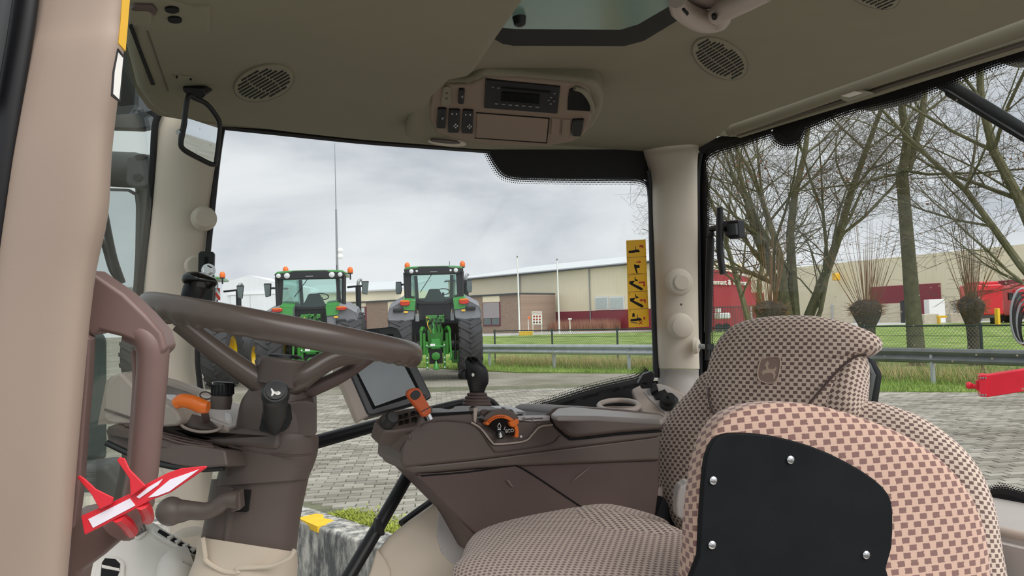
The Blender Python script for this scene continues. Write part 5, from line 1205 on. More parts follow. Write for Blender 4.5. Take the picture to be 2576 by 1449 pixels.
mk('joint', slab(facing(350, 430, 2.22), [(318, 392), (345, 386), (380, 388), (378, 470), (340, 476), (314, 462)], .05), 'dark_grey', em, bevel=.01)
for q in (ellipse(354, 394, 14, 6), ellipse(346, 446, 12, 9)): mk('joint_recess', slab(facing(350, 430, 2.215), q, .004), 'black', em)
mk('back_post', stube([pd(x, y, 2.35) for x, y in ((356, 470), (356, 600), (350, 760))], .018, 10), 'dark_grey', em)
mk('shell', slab(facing(300, 610, 2.28, 15), [(180, 470), (325, 474), (343, 486), (347, 520), (345, 640), (338, 752), (326, 760), (180, 760)], .05), 'dark_grey', em, bevel=.008)
mk('glass', slab(facing(300, 610, 2.277, 15), [(185, 478), (322, 482), (339, 492), (342, 520), (340, 640), (334, 742), (322, 748), (185, 748)], .004), 'mirror', em)
fw = thing('front_wiper', 'dark windscreen wiper outside the glass', 'wiper', pd(290, 650, 1.9)); mk('blade', stube([pd(x, y, 1.9) for x, y in ((250, 470), (268, 570), (285, 650), (306, 712))], .010, 8), 'black', fw); mk('arm', stube([pd(x, y, 1.93) for x, y in ((240, 560), (262, 620), (280, 680), (300, 705))], .006, 8), 'black', fw)
hd = thing('engine_cowl', 'engine cowl beyond the windscreen, coloured grey-green for the glass reflection', 'bonnet', pd(240, 1000, 2.2)); mk('cowl', loft([[pd(x, y, d) for x, y, d in r] for r in ([(120, 760, 2.4), (268, 845, 2.4), (268, 1160, 2.4), (120, 1160, 2.4)], [(60, 740, 3.4), (262, 838, 3.4), (262, 1100, 3.4), (60, 1100, 3.4)])]), 'reflection_grey', hd, bevel=.02)  # cowl colour greyed to carry the reflection in the tinted windscreen
mk('scuttle', prism([pd(x, y, 1.9) for x, y in ((150, 1180), (265, 1165), (330, 1240), (330, 1330), (150, 1340))], VIEW * .1), 'dark_grey', hd, bevel=.02)

# interior mirror
mc_ = pd(505, 345, 1.19); md = (mc_ - CAM).normalized(); mo_ = (PR(2250, 500) - mc_).normalized()
Pm = Plane(mc_, mo_ - md)
im = thing('interior_mirror', 'small rectangular mirror on a black wire frame under the headliner', 'mirror', pd(490, 250, 1.2))
mk('bracket', slab(facing(488, 232, 1.20, 0, -30), [(458, 218), (512, 221), (517, 240), (508, 250), (470, 242), (458, 228)], .05), 'black', im, bevel=.003)
mk('wire_frame', stube([Pm(x, y) for x, y in ((488, 246), (476, 240), (469, 262), (463, 310), (455, 355), (462, 376), (500, 398), (536, 414), (543, 400), (549, 350), (552, 312), (544, 292), (520, 262), (488, 246))], .0042, 10, 6, cap=False), 'black', im)
mk('glass', slab(Pm.off(.001), [(474, 298), (549, 322), (537, 412), (460, 368)], .003), 'mirror', im); mk('back', slab(Pm.off(-.0025), [(474, 297), (550, 321), (538, 413), (459, 369)], .006), 'black', im, bevel=.001)
mk('adjuster', tube([Pm.off(-.004)(448, 333), Pm.off(-.004)(459, 333)], .005, 8), 'chrome', im)
# ================================================================ CAB: floor and lower walls
struct(mk('floor', box((.85, 1.10, .70), (2.3, 1.55, .06)), 'floor_grey', bevel=.01), 'light grey cab floor')
struct(mk('wall_rear', prism([V(1.93, .25, .7), V(1.93, 1.95, .7), V(1.93, 1.95, 1.16), V(1.93, .25, 1.16)], V(.05, 0, 0)), 'taupe', smooth=False), 'low rear bulkhead under the rear window')
# steering wheel
WC = pd(721, 833, 1.085); wn0 = V(math.sin(math.radians(13.0)), -.035, math.cos(math.radians(13.0))).normalized()
wu = (V(0, 1, 0) - wn0 * wn0.y).normalized(); wv_ = wn0.cross(wu)
sw = thing('steering_wheel', 'brown two-spoke steering wheel with finger grips, seen edge-on', 'steering wheel', WC)
rings = []; NR = 160
for k in range(NR):
    a = 2 * math.pi * k / NR; dr = wu * math.cos(a) + wv_ * math.sin(a); ring = []
    for j in range(16):
        b = 2 * math.pi * j / 16; rr = .0175; low = max(0, -math.sin(b)); rr *= 1 + low * .24 * (math.sin(a * 44) - .4) * math.sin(a) ** 2
        ring.append(WC + dr * (.187 + math.cos(b) * rr * .92) + wn0 * math.sin(b) * rr * 1.05)
    rings.append(ring)
rings.append(rings[0]); mk('rim', loft(rings, cap=False), 'wheel_brown', sw)
hubc = WC - wn0 * .075
SP = [(pd(452, 812, 1.06), pd(540, 880, 1.07), pd(640, 952, 1.075), pd(690, 985, 1.085)), (pd(905, 890, 1.13), pd(830, 905, 1.10), pd(755, 955, 1.075), pd(710, 985, 1.085))]
for q_ in SP: mk('spoke', stube(q_, [.014, .0155, .017, .018], 14, 6, flat=.8, flatdir=V(0, 1, 0)), 'wheel_brown', sw)
mk('spoke_second_rib', stube([pd(935, 895, 1.17), pd(850, 950, 1.14), pd(735, 1000, 1.10)], [.010, .011, .012], 10, 6), 'brown_dark', sw)  # second, darker rib along the right-hand spoke
mk('hub', column(dense([(664, 896, 772, 908, 1.09), (655, 900, 780, 914, 1.09), (650, 925, 777, 934, 1.09), (645, 948, 774, 958, 1.09), (642, 958, 772, 985, 1.09)], 3), 28, 1.0), 'brown', sw)
mk('hub_cap', column([(672, 897, 762, 905, 1.09), (674, 890, 758, 898, 1.09), (690, 888, 750, 894, 1.09)], 24, 1.0), 'black', sw)
# spinner knob
sk = thing('spinner_knob', 'black spinner knob clamped on the steering wheel rim', 'knob', pd(480, 740, 1.0))
mk('stem', column(dense([(452, 757, 503, 765, 1.02), (456, 745, 508, 752, 1.02), (462, 722, 518, 735, 1.02), (466, 712, 528, 728, 1.02)], 3), 22, 1), 'black', sk)
mk('cap', column(dense([(462, 712, 532, 728, 1.02), (460, 700, 544, 714, 1.02), (465, 690, 543, 702, 1.02), (478, 684, 525, 692, 1.02), (494, 683, 508, 685, 1.02)], 4), 26, 1), 'black_gloss', sk)
mk('clamp', tube([pd(412, 752, 1.0), pd(455, 762, 1.0), pd(500, 772, 1.0)], .004, 8), 'chrome', sk); mk('clamp_bolt', box(pd(448, 806, 1.0), (.012, .012, .014)), 'brown_dark', sk, bevel=.002)
# steering column
stc = thing('steering_column', 'brown steering column shroud with a beige boot at its foot', 'steering column', pd(650, 1400, 1.1))
mk('neck', column(dense([(642, 962, 770, 975, 1.10), (628, 985, 772, 1000, 1.10), (614, 1010, 780, 1016, 1.10), (606, 1050, 788, 1050, 1.10), (600, 1092, 790, 1092, 1.10)], 4), 30, .9, 2.6), 'brown', stc)
mk('pod', slab(facing(730, 1060, 1.06, 15), [(700, 1012), (770, 1008), (788, 1012), (797, 1024), (797, 1090), (790, 1098), (700, 1100)], .12), 'brown', stc, bevel=.01, seg=4)
mk('pod_cap', slab(facing(770, 995, 1.12, 10), [(742, 985), (766, 986), (783, 1002), (780, 1010), (744, 1008)], .05), 'brown', stc, bevel=.004)
mk('shroud', column(dense([(596, 1086, 796, 1094, 1.10), (584, 1100, 797, 1108, 1.10), (574, 1128, 794, 1140, 1.10), (566, 1165, 785, 1168, 1.10), (556, 1205, 774, 1192, 1.10), (552, 1222, 768, 1206, 1.10)], 4), 34, .85, 2.6), 'brown', stc)
mk('lower_tube', column(dense([(544, 1205, 772, 1195, 1.11), (536, 1250, 762, 1240, 1.11), (524, 1320, 748, 1310, 1.11), (508, 1400, 738, 1400, 1.11), (496, 1480, 730, 1480, 1.11)], 4), 34, .85, 2.6), 'brown', stc)
mk('tube_rib', tube([pd(590, 1225, 1.058), pd(577, 1320, 1.058), pd(560, 1440, 1.058)], .006, 8), 'brown', stc)
mk('boot', column(dense([(508, 1352, 741, 1388, 1.11), (506, 1400, 742, 1420, 1.11), (490, 1449, 738, 1455, 1.11), (462, 1540, 735, 1540, 1.11)], 4), 34, .95, 2.8), 'beige', stc)
mk('boot_lip', stube([pd(x, y, 1.046) for x, y in ((510, 1352), (516, 1395), (520, 1412), (560, 1436), (598, 1440), (600, 1430), (680, 1424), (725, 1405), (741, 1384))], .0035, 8), 'beige', stc)
for q in (((572, 1162), (576, 1150), (596, 1148), (600, 1156), (594, 1172), (580, 1196), (570, 1196)), ((738, 1183), (745, 1168), (756, 1164), (752, 1174), (742, 1186))): mk('screw_recess', slab(facing(q[0][0], q[0][1], 1.050 if q[0][0] < 700 else 1.068), q, .003, 2), 'brown_dark', stc)
mk('lever_slot', slab(facing(612, 1262, 1.048, 0), [(585, 1232), (629, 1235), (622, 1288), (592, 1288)], .006), 'slot_dark', stc)
mk('seam', stube([pd(x, y, 1.047) for x, y in ((575, 1122), (640, 1136), (720, 1146), (785, 1143))], .0016, 6), 'brown_dark', stc)
tl = thing('tilt_lever', 'brown ball-ended column tilt lever', 'lever', pd(500, 1285, .96))
mk('arm', stube([pd(x, y, 1.025) for x, y in ((425, 1287), (452, 1286), (480, 1284), (515, 1286), (545, 1276), (570, 1258), (600, 1258))], [.010, .0165, .013, .012, .011, .011, .0125], 14), 'brown', tl)
bc = pd(430, 1286, 1.022); mk('ball', lathe([(.0198 * math.sin(math.pi * k / 12), -.0198 * math.cos(math.pi * k / 12)) for k in range(13)], bc, V(0, 0, 1), 20, cap=False), 'brown', tl)
mk('pivot_block', slab(facing(592, 1262, 1.025), [(572, 1240), (602, 1237), (605, 1284), (580, 1290)], .02), 'brown', tl, bevel=.003); mk('screw', lathe([(.0035, 0), (.0035, .003)], pd(581, 1262, 1.023), -VIEW, 10), 'chrome', tl)
# horn stalk
hs_ = thing('horn_stalk', 'black multifunction stalk with a horn symbol on its end', 'stalk', pd(690, 1060, 1.0))
s0, s1 = pd(690, 1082, 1.02), pd(693, 990, .925); ax = (s1 - s0).normalized()
mk('base', slab(facing(688, 1050, 1.005, 5), [(652, 1070), (660, 1025), (722, 1020), (726, 1060), (716, 1088), (680, 1094), (646, 1086)], .03), 'black_matt', hs_, bevel=.006)
mk('stem', tube([s0, s0.lerp(s1, .4), s1], [.008, .0145, .0165], 18), 'black', hs_); mk('head', lathe([(.016, -.012), (.0175, -.004), (.017, .004), (.0145, .007)], s1, ax, 26), 'black', hs_)
hb = mk('horn_button', lathe([(.0122, .006), (.0118, .009), (.001, .0095)], s1, ax, 26), 'black', hs_)
Ph = Plane(s1 + ax * .0100, ax)
for q in ([(681, 977), (684, 977), (690, 985), (700, 986), (700, 989), (690, 990), (685, 996), (682, 995), (684, 987)], ellipse(699, 989, 7, 4.5, -8, 14)): mk('horn_symbol', prism([Ph(*p) for p in q], -ax * .001), 'white_print', hb, smooth=False)

# dashboard
ds = thing('dash_console', 'taupe dash pod with storage bowl, ribbed tray and cup recess', 'dashboard', pd(450, 1080, 1.15))
rimf = [(303, 944, 1.16), (322, 936, 1.24), (350, 934, 1.32), (400, 944, 1.36), (470, 968, 1.36), (540, 997, 1.33), (602, 1026, 1.28)]
def ringwall(name, top, drop, out, m, th=.012):
    P = catmull([pd(*q) for q in top], 5); rings = []
    for i_, p in enumerate(P):
        t_ = (P[min(i_ + 1, len(P) - 1)] - P[max(i_ - 1, 0)]).normalized(); o_n = V(0, 0, 1).cross(t_).normalized() * out
        rings.append([p, p + o_n * th * .6 + V(0, 0, -.001), p + o_n * th + V(0, 0, -.008), p + o_n * th * 1.6 + V(0, 0, -drop), p - o_n * th * .2 + V(0, 0, -drop), p - o_n * th * .2 + V(0, 0, -.004)])
    return mk(name, loft(rings), m, ds, angle=50)
ringwall('bowl_far_wall', rimf, .075, 1, 'taupe', .02)
mk('bowl_front', slab(facing(330, 1010, 1.07, -25, 5), [(263, 1025), (267, 975), (278, 950), (296, 939), (308, 944), (325, 962), (352, 985), (400, 1010), (440, 1030), (444, 1072), (340, 1070), (268, 1062)], .035, 3), 'taupe', ds, bevel=.011, seg=5)
mk('bowl_crease', stube([facing(330, 1010, 1.069, -25, 5)(x, y) for x, y in ((264, 1030), (300, 1042), (345, 1056), (400, 1066))], .002, 6), 'brown', ds)
mk('bowl_floor', prism([pd(*q) for q in ((306, 956, 1.15), (350, 946, 1.33), (470, 985, 1.35), (600, 1040, 1.27), (560, 1060, 1.12), (440, 1040, 1.10), (345, 1000, 1.1))], V(0, 0, -.02)), 'brown', ds)
mk('deck', prism([pd(*q) for q in ((440, 1018, 1.14), (500, 990, 1.24), (560, 1002, 1.27), (622, 1022, 1.24), (615, 1066, 1.13), (575, 1078, 1.07), (545, 1064, 1.07))], V(0, 0, -.03)), 'taupe', ds, bevel=.004)
mk('cup_well', column(dense([(452, 1034, 520, 1050, 1.06), (448, 1052, 545, 1070, 1.055), (462, 1074, 556, 1080, 1.05), (490, 1086, 545, 1088, 1.05)], 4), 28, .55), 'brown', ds)
mk('cup_lip', stube([pd(x, y, 1.035) for x, y in ((447, 1052), (462, 1074), (500, 1086), (540, 1084), (562, 1072))], .0022, 8), 'taupe', ds)
mk('side_body', slab(facing(480, 1090, 1.055, -5, 14), [(398, 1056), (450, 1066), (480, 1084), (520, 1092), (560, 1088), (610, 1074), (700, 1084), (700, 1130), (560, 1124), (500, 1112), (430, 1094), (395, 1086)], .09), 'brown', ds, bevel=.008, seg=4)
Ptr = facing(430, 1125, 1.01, -8, 14)
mk('tray', slab(Ptr, [(264, 1082), (272, 1072), (330, 1082), (420, 1108), (500, 1122), (566, 1132), (572, 1172), (500, 1178), (420, 1170), (340, 1146), (272, 1114)], .13), 'brown', ds, bevel=.009, seg=4)
mk('tray_top', prism([pd(*q) for q in ((272, 1074, 1.02), (300, 1064, 1.08), (380, 1072, 1.10), (470, 1092, 1.09), (562, 1128, 1.03), (500, 1124, 1.012), (400, 1104, 1.010), (320, 1084, 1.012))], V(0, 0, -.01)), 'brown', ds)
for k in range(4):
    q = [(300 + k * 14, 1066 + k * 5), (370 + k * 8, 1074 + k * 7), (450 + k * 4, 1092 + k * 8), (530 + k * 3, 1114 + k * 4)]
    mk('tray_rib', stube([pd(x, y, 1.075 - k * .018 - .012) for x, y in q], .0017, 8, 5), 'brown_dark', ds)
mk('tray_underside', stube([pd(x, y, 1.005) for x, y in ((268, 1114), (340, 1147), (420, 1171), (500, 1180), (564, 1176))], .0045, 8, 5), 'black', ds)
mk('display_strip', slab(facing(560, 1045, 1.02, 0, 50), [(536, 1028), (570, 1036), (584, 1046), (583, 1060), (572, 1064), (525, 1048)], .004), 'shelf_grey', ds, bevel=.001)
mk('display_light', slab(facing(560, 1045, 1.018, 0, 50), [(566, 1036), (580, 1042), (580, 1058), (568, 1060), (564, 1050)], .003), 'silver_pad', ds)
mk('icon_ring', stube([facing(518, 995, 1.16, 0, 30)(*p) for p in ellipse(518, 995, 15, 9, 8, 12)], .0012, 6, 3), 'brown_dark', ds)
kn = thing('ribbed_knob', 'black ribbed rotary knob on the dash deck', 'knob', pd(556, 1010, 1.1)); k0 = pd(556, 1015, 1.1); ka = (V(0, 0, 1) + V(.12, 0, 0)).normalized()
mk('base', lathe([(.0150, -.008), (.0155, .006), (.0145, .012)], k0, ka, 24), 'brown', kn); mk('grip', lathe([(.0152, .012), (.0158, .016), (.0150, .030), (.0135, .032)], k0, ka, 24), 'black', kn)
for k in range(18):
    a = 2 * math.pi * k / 18; mk('rib', box(k0 + ka * .021 + V(math.cos(a), math.sin(a), 0) * .0154, (.0022, .0022, .016)), 'black_matt', kn, smooth=False)
mk('pointer', box(k0 + ka * .0325 + V(-.012, 0, -.001), (.008, .003, .003)), 'white_print', kn)
ov = thing('reverser_lever', 'orange reverser lever on the dash', 'lever', pd(480, 1020, 1.0))
mk('grip', stube([pd(x, y, .99) for x, y in ((441, 1016), (458, 1008), (484, 1012), (508, 1022), (524, 1024))], [.0075, .0095, .0098, .0100, .0080], 14), 'orange', ov); mk('stalk', tube([pd(514, 1030, 1.0), pd(519, 1058, 1.03)], .005, 10), 'brown_dark', ov); mk('marking', slab(facing(430, 1000, 1.02, 0, 45), [(416, 992), (440, 993), (452, 1000), (436, 1010), (420, 1002)], .003), 'silver_pad', ov)

# floor panel in front with vents
fp = thing('footwell_panel', 'light grey footwell panel with air vents', 'panel', pd(350, 1420, 1.2)); Pfp = Plane(pd(360, 1400, 1.18), (-VIEW * .55 + V(0, 0, 1) * .8 + RIGHT * .1))
mk('panel', slab(Pfp, [(130, 1520), (170, 1470), (250, 1392), (340, 1312), (386, 1306), (440, 1346), (505, 1398), (500, 1520)], .05), 'floor_grey', fp, bevel=.01)
mk('vent_frame', slab(Pfp.off(.004), [(322, 1330), (350, 1312), (368, 1322), (372, 1336), (352, 1354), (340, 1354), (318, 1340)], .01, 2), 'floor_grey', fp, bevel=.003)
for k in range(4): mk('vent_slat', slab(Pfp.off(.006), [(330 + k * 9, 1334 - k * 5), (336 + k * 9, 1331 - k * 5), (348 + k * 7, 1344 - k * 4), (342 + k * 7, 1348 - k * 4)], .003), 'brown', fp)
mk('lower_vent_frame', slab(Pfp.off(.005), [(244, 1420), (254, 1398), (290, 1398), (312, 1412), (314, 1432), (304, 1470), (240, 1470)], .012, 2), 'floor_grey', fp, bevel=.003)
mk('lower_vent_hole', slab(Pfp.off(.0065), [(256, 1416), (264, 1404), (290, 1406), (302, 1418), (300, 1436), (290, 1462), (252, 1460)], .003), 'slot_dark', fp); mk('lower_vent_slat', slab(Pfp.off(.008), [(256, 1420), (300, 1430), (300, 1436), (256, 1428)], .003), 'floor_grey', fp)
Pdf = Pfp.off(.012)
mk('defrost_frame', slab(Pdf, [(380, 1334), (388, 1322), (410, 1330), (505, 1386), (505, 1402), (470, 1390), (384, 1342)], .012), 'floor_grey', fp, bevel=.002)
mk('defrost_hole', slab(Pdf.off(.0015), [(396, 1338), (402, 1331), (500, 1388), (500, 1398), (470, 1384)], .003), 'slot_dark', fp)
for k in range(5): mk('defrost_fin', slab(Pdf.off(.006), [(420 + k * 19, 1350 + k * 10), (434 + k * 19, 1344 + k * 10.5), (438 + k * 19, 1346 + k * 10.5), (426 + k * 19, 1356 + k * 10)], .006), 'floor_grey', fp)
mk('round_cap', lathe([(.03, 0), (.03, .02), (.02, .026)], pd(478, 1368, 1.35), V(0, 0, 1), 20), 'pillar_beige', fp)
mk('pedal_bulge', stube([Pfp.off(.0)(440, 1470), Pfp.off(.012)(448, 1420), Pfp.off(.012)(480, 1404)], [.03, .028, .018], 14), 'floor_grey', fp)
tag(mk('beige_canister', lathe([(.013, -.012), (.017, 0), (.017, .014), (.012, .020)], pd(214, 1288, .85), V(.1, 0, 1), 20), 'pillar_beige'), 'small beige cap behind the grab handle foot', 'cap')

# monitor
Mc = facing(968, 930, 1.60, 24, 18)
mo = thing('monitor', 'touch monitor in a brown housing with a dark bezel behind the wheel', 'monitor', pd(960, 1040, 1.45))
bz = [(846, 862), (862, 836), (880, 831), (985, 821), (1000, 824), (1008, 838), (1084, 990), (1086, 1000), (1076, 1006), (936, 1046), (924, 1042)]
mk('housing', slab(Mc.off(-.012), [(838, 880), (852, 836), (984, 824), (1000, 828), (1082, 992), (1076, 1006), (928, 1050), (918, 1042)], .055), 'brown', mo, bevel=.008, seg=4)
mk('housing_side', slab(Mc.off(-.004), [(834, 905), (850, 866), (930, 1046), (900, 1062)], .03), 'taupe', mo, bevel=.004)
mk('bezel', slab(Mc, bz, .014), 'bezel', mo, bevel=.004)
mk('recess', slab(Mc.off(.0005), [(862, 868), (870, 852), (988, 840), (1062, 992), (938, 1030)], .003), 'slot_dark', mo)
mk('screen', slab(Mc.off(.0015), [(868, 872), (878, 858), (978, 846), (1050, 984), (944, 1022)], .003), 'lcd_grey', mo)
text_mesh('brand_lettering', 'JOHN DEERE', 'black', frame_on(Mc.off(.0006), 914, 839, 932, 837), mo, size=.013, depth=.0004)
mk('stylus_tab', slab(Mc.off(.004), [(1066, 992), (1074, 992), (1073, 999), (1064, 1000)], .006), 'black', mo)
# keypad under it
Kp = Plane(pd(1010, 1055, 1.53), (-VIEW * .55 + V(0, 0, 1) * .75 + RIGHT * .30))
kp = thing('keypad_module', 'brown control module with a knob and black keys below the monitor', 'control panel', pd(1000, 1080, 1.42))
mk('housing', slab(Kp, [(940, 1062), (965, 1038), (1050, 1022), (1090, 1018), (1085, 1060), (1040, 1078), (990, 1086), (965, 1086)], .045), 'brown', kp, bevel=.006, seg=4)
mk('arm', slab(facing(1000, 1110, 1.52, -10), [(938, 1078), (962, 1092), (1030, 1090), (1036, 1100), (1020, 1140), (1006, 1142), (958, 1112)], .05), 'brown', kp, bevel=.01, seg=4)
for i in range(4):
    for j in range(2):
        x, y = 1001 + i * 14.5 + j * 2 + (4 if i > 1 else 0), 1044 - i * 4 + j * 15 - (1 if i > 1 else 0)
        mk('key', slab(Kp.off(.004), [(x, y), (x + 11, y - 3), (x + 13, y + 6), (x + 2, y + 9)], .005), 'black_gloss', kp, bevel=.0012)
kc = pd(985, 1053, 1.49); ka2 = (-VIEW * .6 + V(0, 0, .5) + RIGHT * .45).normalized(); mk('knob', lathe([(.0145, -.022), (.0150, -.006), (.0148, .004), (.0125, .006)], kc, ka2, 26), 'black', kp); mk('knob_face', lathe([(.0115, .006), (.0112, .0075), (.001, .008)], kc, ka2, 24), 'dark_grey', kp)

# ================================================================ right-hand console
CY = 1.40
Pk = Plane(ply(CY)(1330, 1150), V(-.10, -1, .06))
cs = thing('arm_console', 'long brown armrest control console beside the seat', 'console', ply(CY)(1330, 1300))
upper = [(1009, 1165), (1011, 1128), (1026, 1095), (1046, 1068), (1058, 1046), (1075, 1037), (1180, 1036), (1196, 1045), (1208, 1058), (1235, 1062), (1330, 1055), (1352, 1060), (1380, 1040), (1400, 1028), (1560, 1034), (1668, 1046), (1668, 1090), (1660, 1100), (1600, 1108), (1400, 1132), (1200, 1158), (1060, 1172), (1020, 1176)]
mk('upper_body', slab(Pk, upper, .20), 'brown', cs, bevel=.014, seg=4)
mk('mid_band', slab(Pk.off(-.006), [(1010, 1160), (1060, 1168), (1200, 1154), (1400, 1128), (1664, 1094), (1662, 1160), (1400, 1170), (1200, 1180), (1090, 1190), (1040, 1192), (1018, 1182)], .18), 'brown', cs, bevel=.008)
mk('lower_body', slab(Pk.off(-.014), [(1034, 1184), (1100, 1186), (1300, 1168), (1400, 1160), (1662, 1120), (1660, 1225), (1650, 1300), (1610, 1400), (1195, 1400), (1150, 1300), (1050, 1200)], .16), 'brown_dark', cs, bevel=.010)
mk('lower_panel', slab(Pk.off(-.009), [(1046, 1196), (1090, 1194), (1180, 1186), (1290, 1171), (1306, 1174), (1350, 1200), (1462, 1274), (1500, 1330), (1200, 1348), (1120, 1270)], .02), 'brown_dark', cs, bevel=.004)
mk('lid', slab(Pk.off(.010), [(1384, 1046), (1388, 1034), (1400, 1024), (1440, 1023), (1560, 1029), (1660, 1040), (1678, 1046), (1676, 1074), (1664, 1082), (1560, 1090), (1450, 1102), (1430, 1098), (1400, 1072)], .21), 'brown', cs, bevel=.010, seg=4)
lt = Pk.off(.0)
def top(pts, z0, m, name, th=.012, bev=.003):
    return mk(name, prism([plz(z0)(*p) for p in pts], V(0, 0, -th)), m, cs, bevel=bev)
zt = Pk(1400, 1040).z
mk('lid_cushion', prism([plz(zt + .012)(*p) for p in ((1386, 1040), (1402, 1026), (1440, 1023), (1660, 1043), (1676, 1049), (1664, 1056), (1500, 1047), (1400, 1046))], V(0, 0, -.012)), 'lid_top_lit', cs, bevel=.005)['label'] = 'armrest lid top, painted pale where light falls on it'  # pale slab paints the light on top of the brown lid
mk('pocket', slab(Pk.off(.003), [(1196, 1062), (1240, 1068), (1330, 1062), (1352, 1066), (1340, 1090), (1318, 1110), (1290, 1114), (1250, 1118), (1230, 1104), (1212, 1078)], .006), 'brown', cs, bevel=.002)
mk('pocket_edge', stube([Pk.off(.005)(x, y) for x, y in ((1185, 1062), (1210, 1078), (1236, 1110), (1252, 1117), (1318, 1110), (1340, 1092), (1358, 1074), (1390, 1068))], .0022, 8, 5), 'taupe', cs)
mk('seam', stube([Pk.off(.002)(x, y) for x, y in ((1190, 1066), (1210, 1086), (1240, 1130), (1262, 1136), (1380, 1118), (1410, 1095))], .0012, 6, 5), 'brown_dark', cs)
mk('front_seam', stube([Pk.off(.002)(x, y) for x, y in ((1058, 1072), (1080, 1062), (1130, 1058), (1196, 1066))], .0014, 6, 5), 'brown_dark', cs)
mk('throttle_slot', slab(Pk.off(.002), [(1066, 1050), (1085, 1040), (1190, 1034), (1196, 1040), (1090, 1048), (1072, 1060)], .005), 'slot_dark', cs)
mk('divider', slab(Pk.off(.006), [(1192, 1026), (1200, 1022), (1203, 1026), (1198, 1066), (1192, 1060)], .03), 'taupe', cs, bevel=.003)
for q in ([(1484, 1206), (1462, 1178), (1468, 1174), (1490, 1200)], ): pass
mk('scuff', slab(Pk.off(-.0088), [(1436, 1214), (1456, 1195), (1494, 1168), (1466, 1192)], .001), 'scuff', cs); mk('scuff', slab(Pk.off(-.0032), [(1273, 1206), (1281, 1210), (1292, 1226), (1286, 1222)], .001), 'scuff', cs)
mk('panel_gap', stube([Pk.off(-.0078)(x, y) for x, y in ((1060, 1197), (1180, 1187), (1285, 1172), (1306, 1174), (1350, 1200), (1410, 1240), (1464, 1276))], .0016, 6, 5), 'slot_dark', cs)
mk('lid_gap', stube([Pk.off(.0015)(x, y) for x, y in ((1383, 1048), (1398, 1074), (1428, 1100), (1450, 1104), (1560, 1092), (1664, 1084))], .0028, 6, 5), 'slot_dark', cs)
# raised controls on top of the console
zc = Pk(1230, 1040).z
mk('joystick_plinth', prism([plz(zc - .004)(*p) for p in ((1136, 1030), (1142, 1022), (1225, 1017), (1246, 1024), (1236, 1032), (1196, 1036), (1140, 1036))], V(0, 0, -.012)), 'brown', cs, bevel=.004)
mk('silver_trim', prism([plz(zc - .006)(*p) for p in ((1216, 1028), (1232, 1021), (1272, 1020), (1296, 1025), (1322, 1036), (1250, 1034))], V(0, 0, -.006)), 'silver_pad', cs, bevel=.001)
mk('silver_trim', slab(Pk.off(.004), [(1300, 1047), (1384, 1045), (1384, 1058), (1340, 1061), (1304, 1058)], .02), 'silver_pad', cs, bevel=.002)
for k in range(5): mk('paddle_switch', slab(Pk.off(-.03), [(1268 + k * 11, 1024 + k * 4), (1279 + k * 11, 1026 + k * 4.5), (1284 + k * 11, 1036 + k * 4), (1272 + k * 11, 1036 + k * 3.5)], .02), 'silver_pad' if k % 2 == 0 else 'brown_dark', cs, bevel=.002)
for x in (1318, 1341): mk('slider', slab(Pk.off(.008), [(x - 2, 1050), (x + 2, 1050), (x + 2, 1058), (x - 2, 1058)], .006), 'chrome', cs)
mk('oval_button', slab(Pk.off(.002), ellipse(1222, 1038, 13, 8, 4), .006), 'brown_dark', cs, bevel=.002)
mk('slider_track', slab(Pk.off(.006), [(1316, 1053), (1366, 1051), (1366, 1054), (1316, 1056)], .003), 'brown_dark', cs)
# speed dial
sdl = thing('speed_dial', 'orange quarter-ring speed dial with a black ECO face', 'dial', Pk(1262, 1080)); Pq = Pk.off(.022)
def arc(cx, cy, r0, r1, a0, a1, n=18):
    o = [(cx + r1 * math.cos(math.radians(a0 + (a1 - a0) * k / n)), cy + r1 * math.sin(math.radians(a0 + (a1 - a0) * k / n))) for k in range(n + 1)]
    if r0: o += [(cx + r0 * math.cos(math.radians(a1 - (a1 - a0) * k / n)), cy + r0 * math.sin(math.radians(a1 - (a1 - a0) * k / n))) for k in range(n + 1)]
    else: o.append((cx, cy))
    return o
mk('shroud', slab(Pq.off(-.004), arc(1262, 1082, 30, 54, -150, -35), .03), 'brown', sdl, bevel=.004)
mk('face', slab(Pq.off(-.003), arc(1260, 1092, 0, 42, -148, 8), .012), 'black_gloss', sdl)
mk('ring', slab(Pq.off(.003), arc(1261, 1088, 36, 45, -152, 18, 26), .018), 'orange', sdl, bevel=.002)
mk('thumb_tab', slab(Pq.off(.006), [(1280, 1062), (1292, 1058), (1302, 1052), (1308, 1062), (1300, 1072), (1292, 1076), (1284, 1072)], .018), 'orange', sdl, bevel=.003)
for k in range(9):
    a = math.radians(-140 + k * 7.5); x, y = 1261 + 41 * math.cos(a), 1088 + 41 * math.sin(a); mk('grip_rib', box(Pq.off(.004)(x, y), (.0012, .004, .004), Matrix.Rotation(-a, 3, 'Y')), 'orange_dark', sdl, smooth=False)
mk('centre_button', lathe([(.0090, -.004), (.0088, .004), (.001, .005)], Pq(1259, 1094), Pq.n if Pq.n.dot(CAM - Pq.p) > 0 else -Pq.n, 22), 'black', sdl)
Pz = Pq.off(.0062)
text_mesh('eco_lettering', 'ECO', 'white_print', frame_on(Pq.off(-.0022), 1282, 1084, 1290, 1083), sdl, size=.010)
mk('egg_symbol', stube([Pq.off(-.002)(*p) for p in ((1256, 1064), (1253, 1070), (1252, 1074), (1256, 1077), (1260, 1074), (1259, 1069), (1256, 1064))], .0006, 5, 3), 'white_print', sdl); mk('egg_base', slab(Pq.off(-.0022), [(1252, 1079), (1260, 1079), (1260, 1081), (1252, 1081)], .001), 'white_print', sdl)
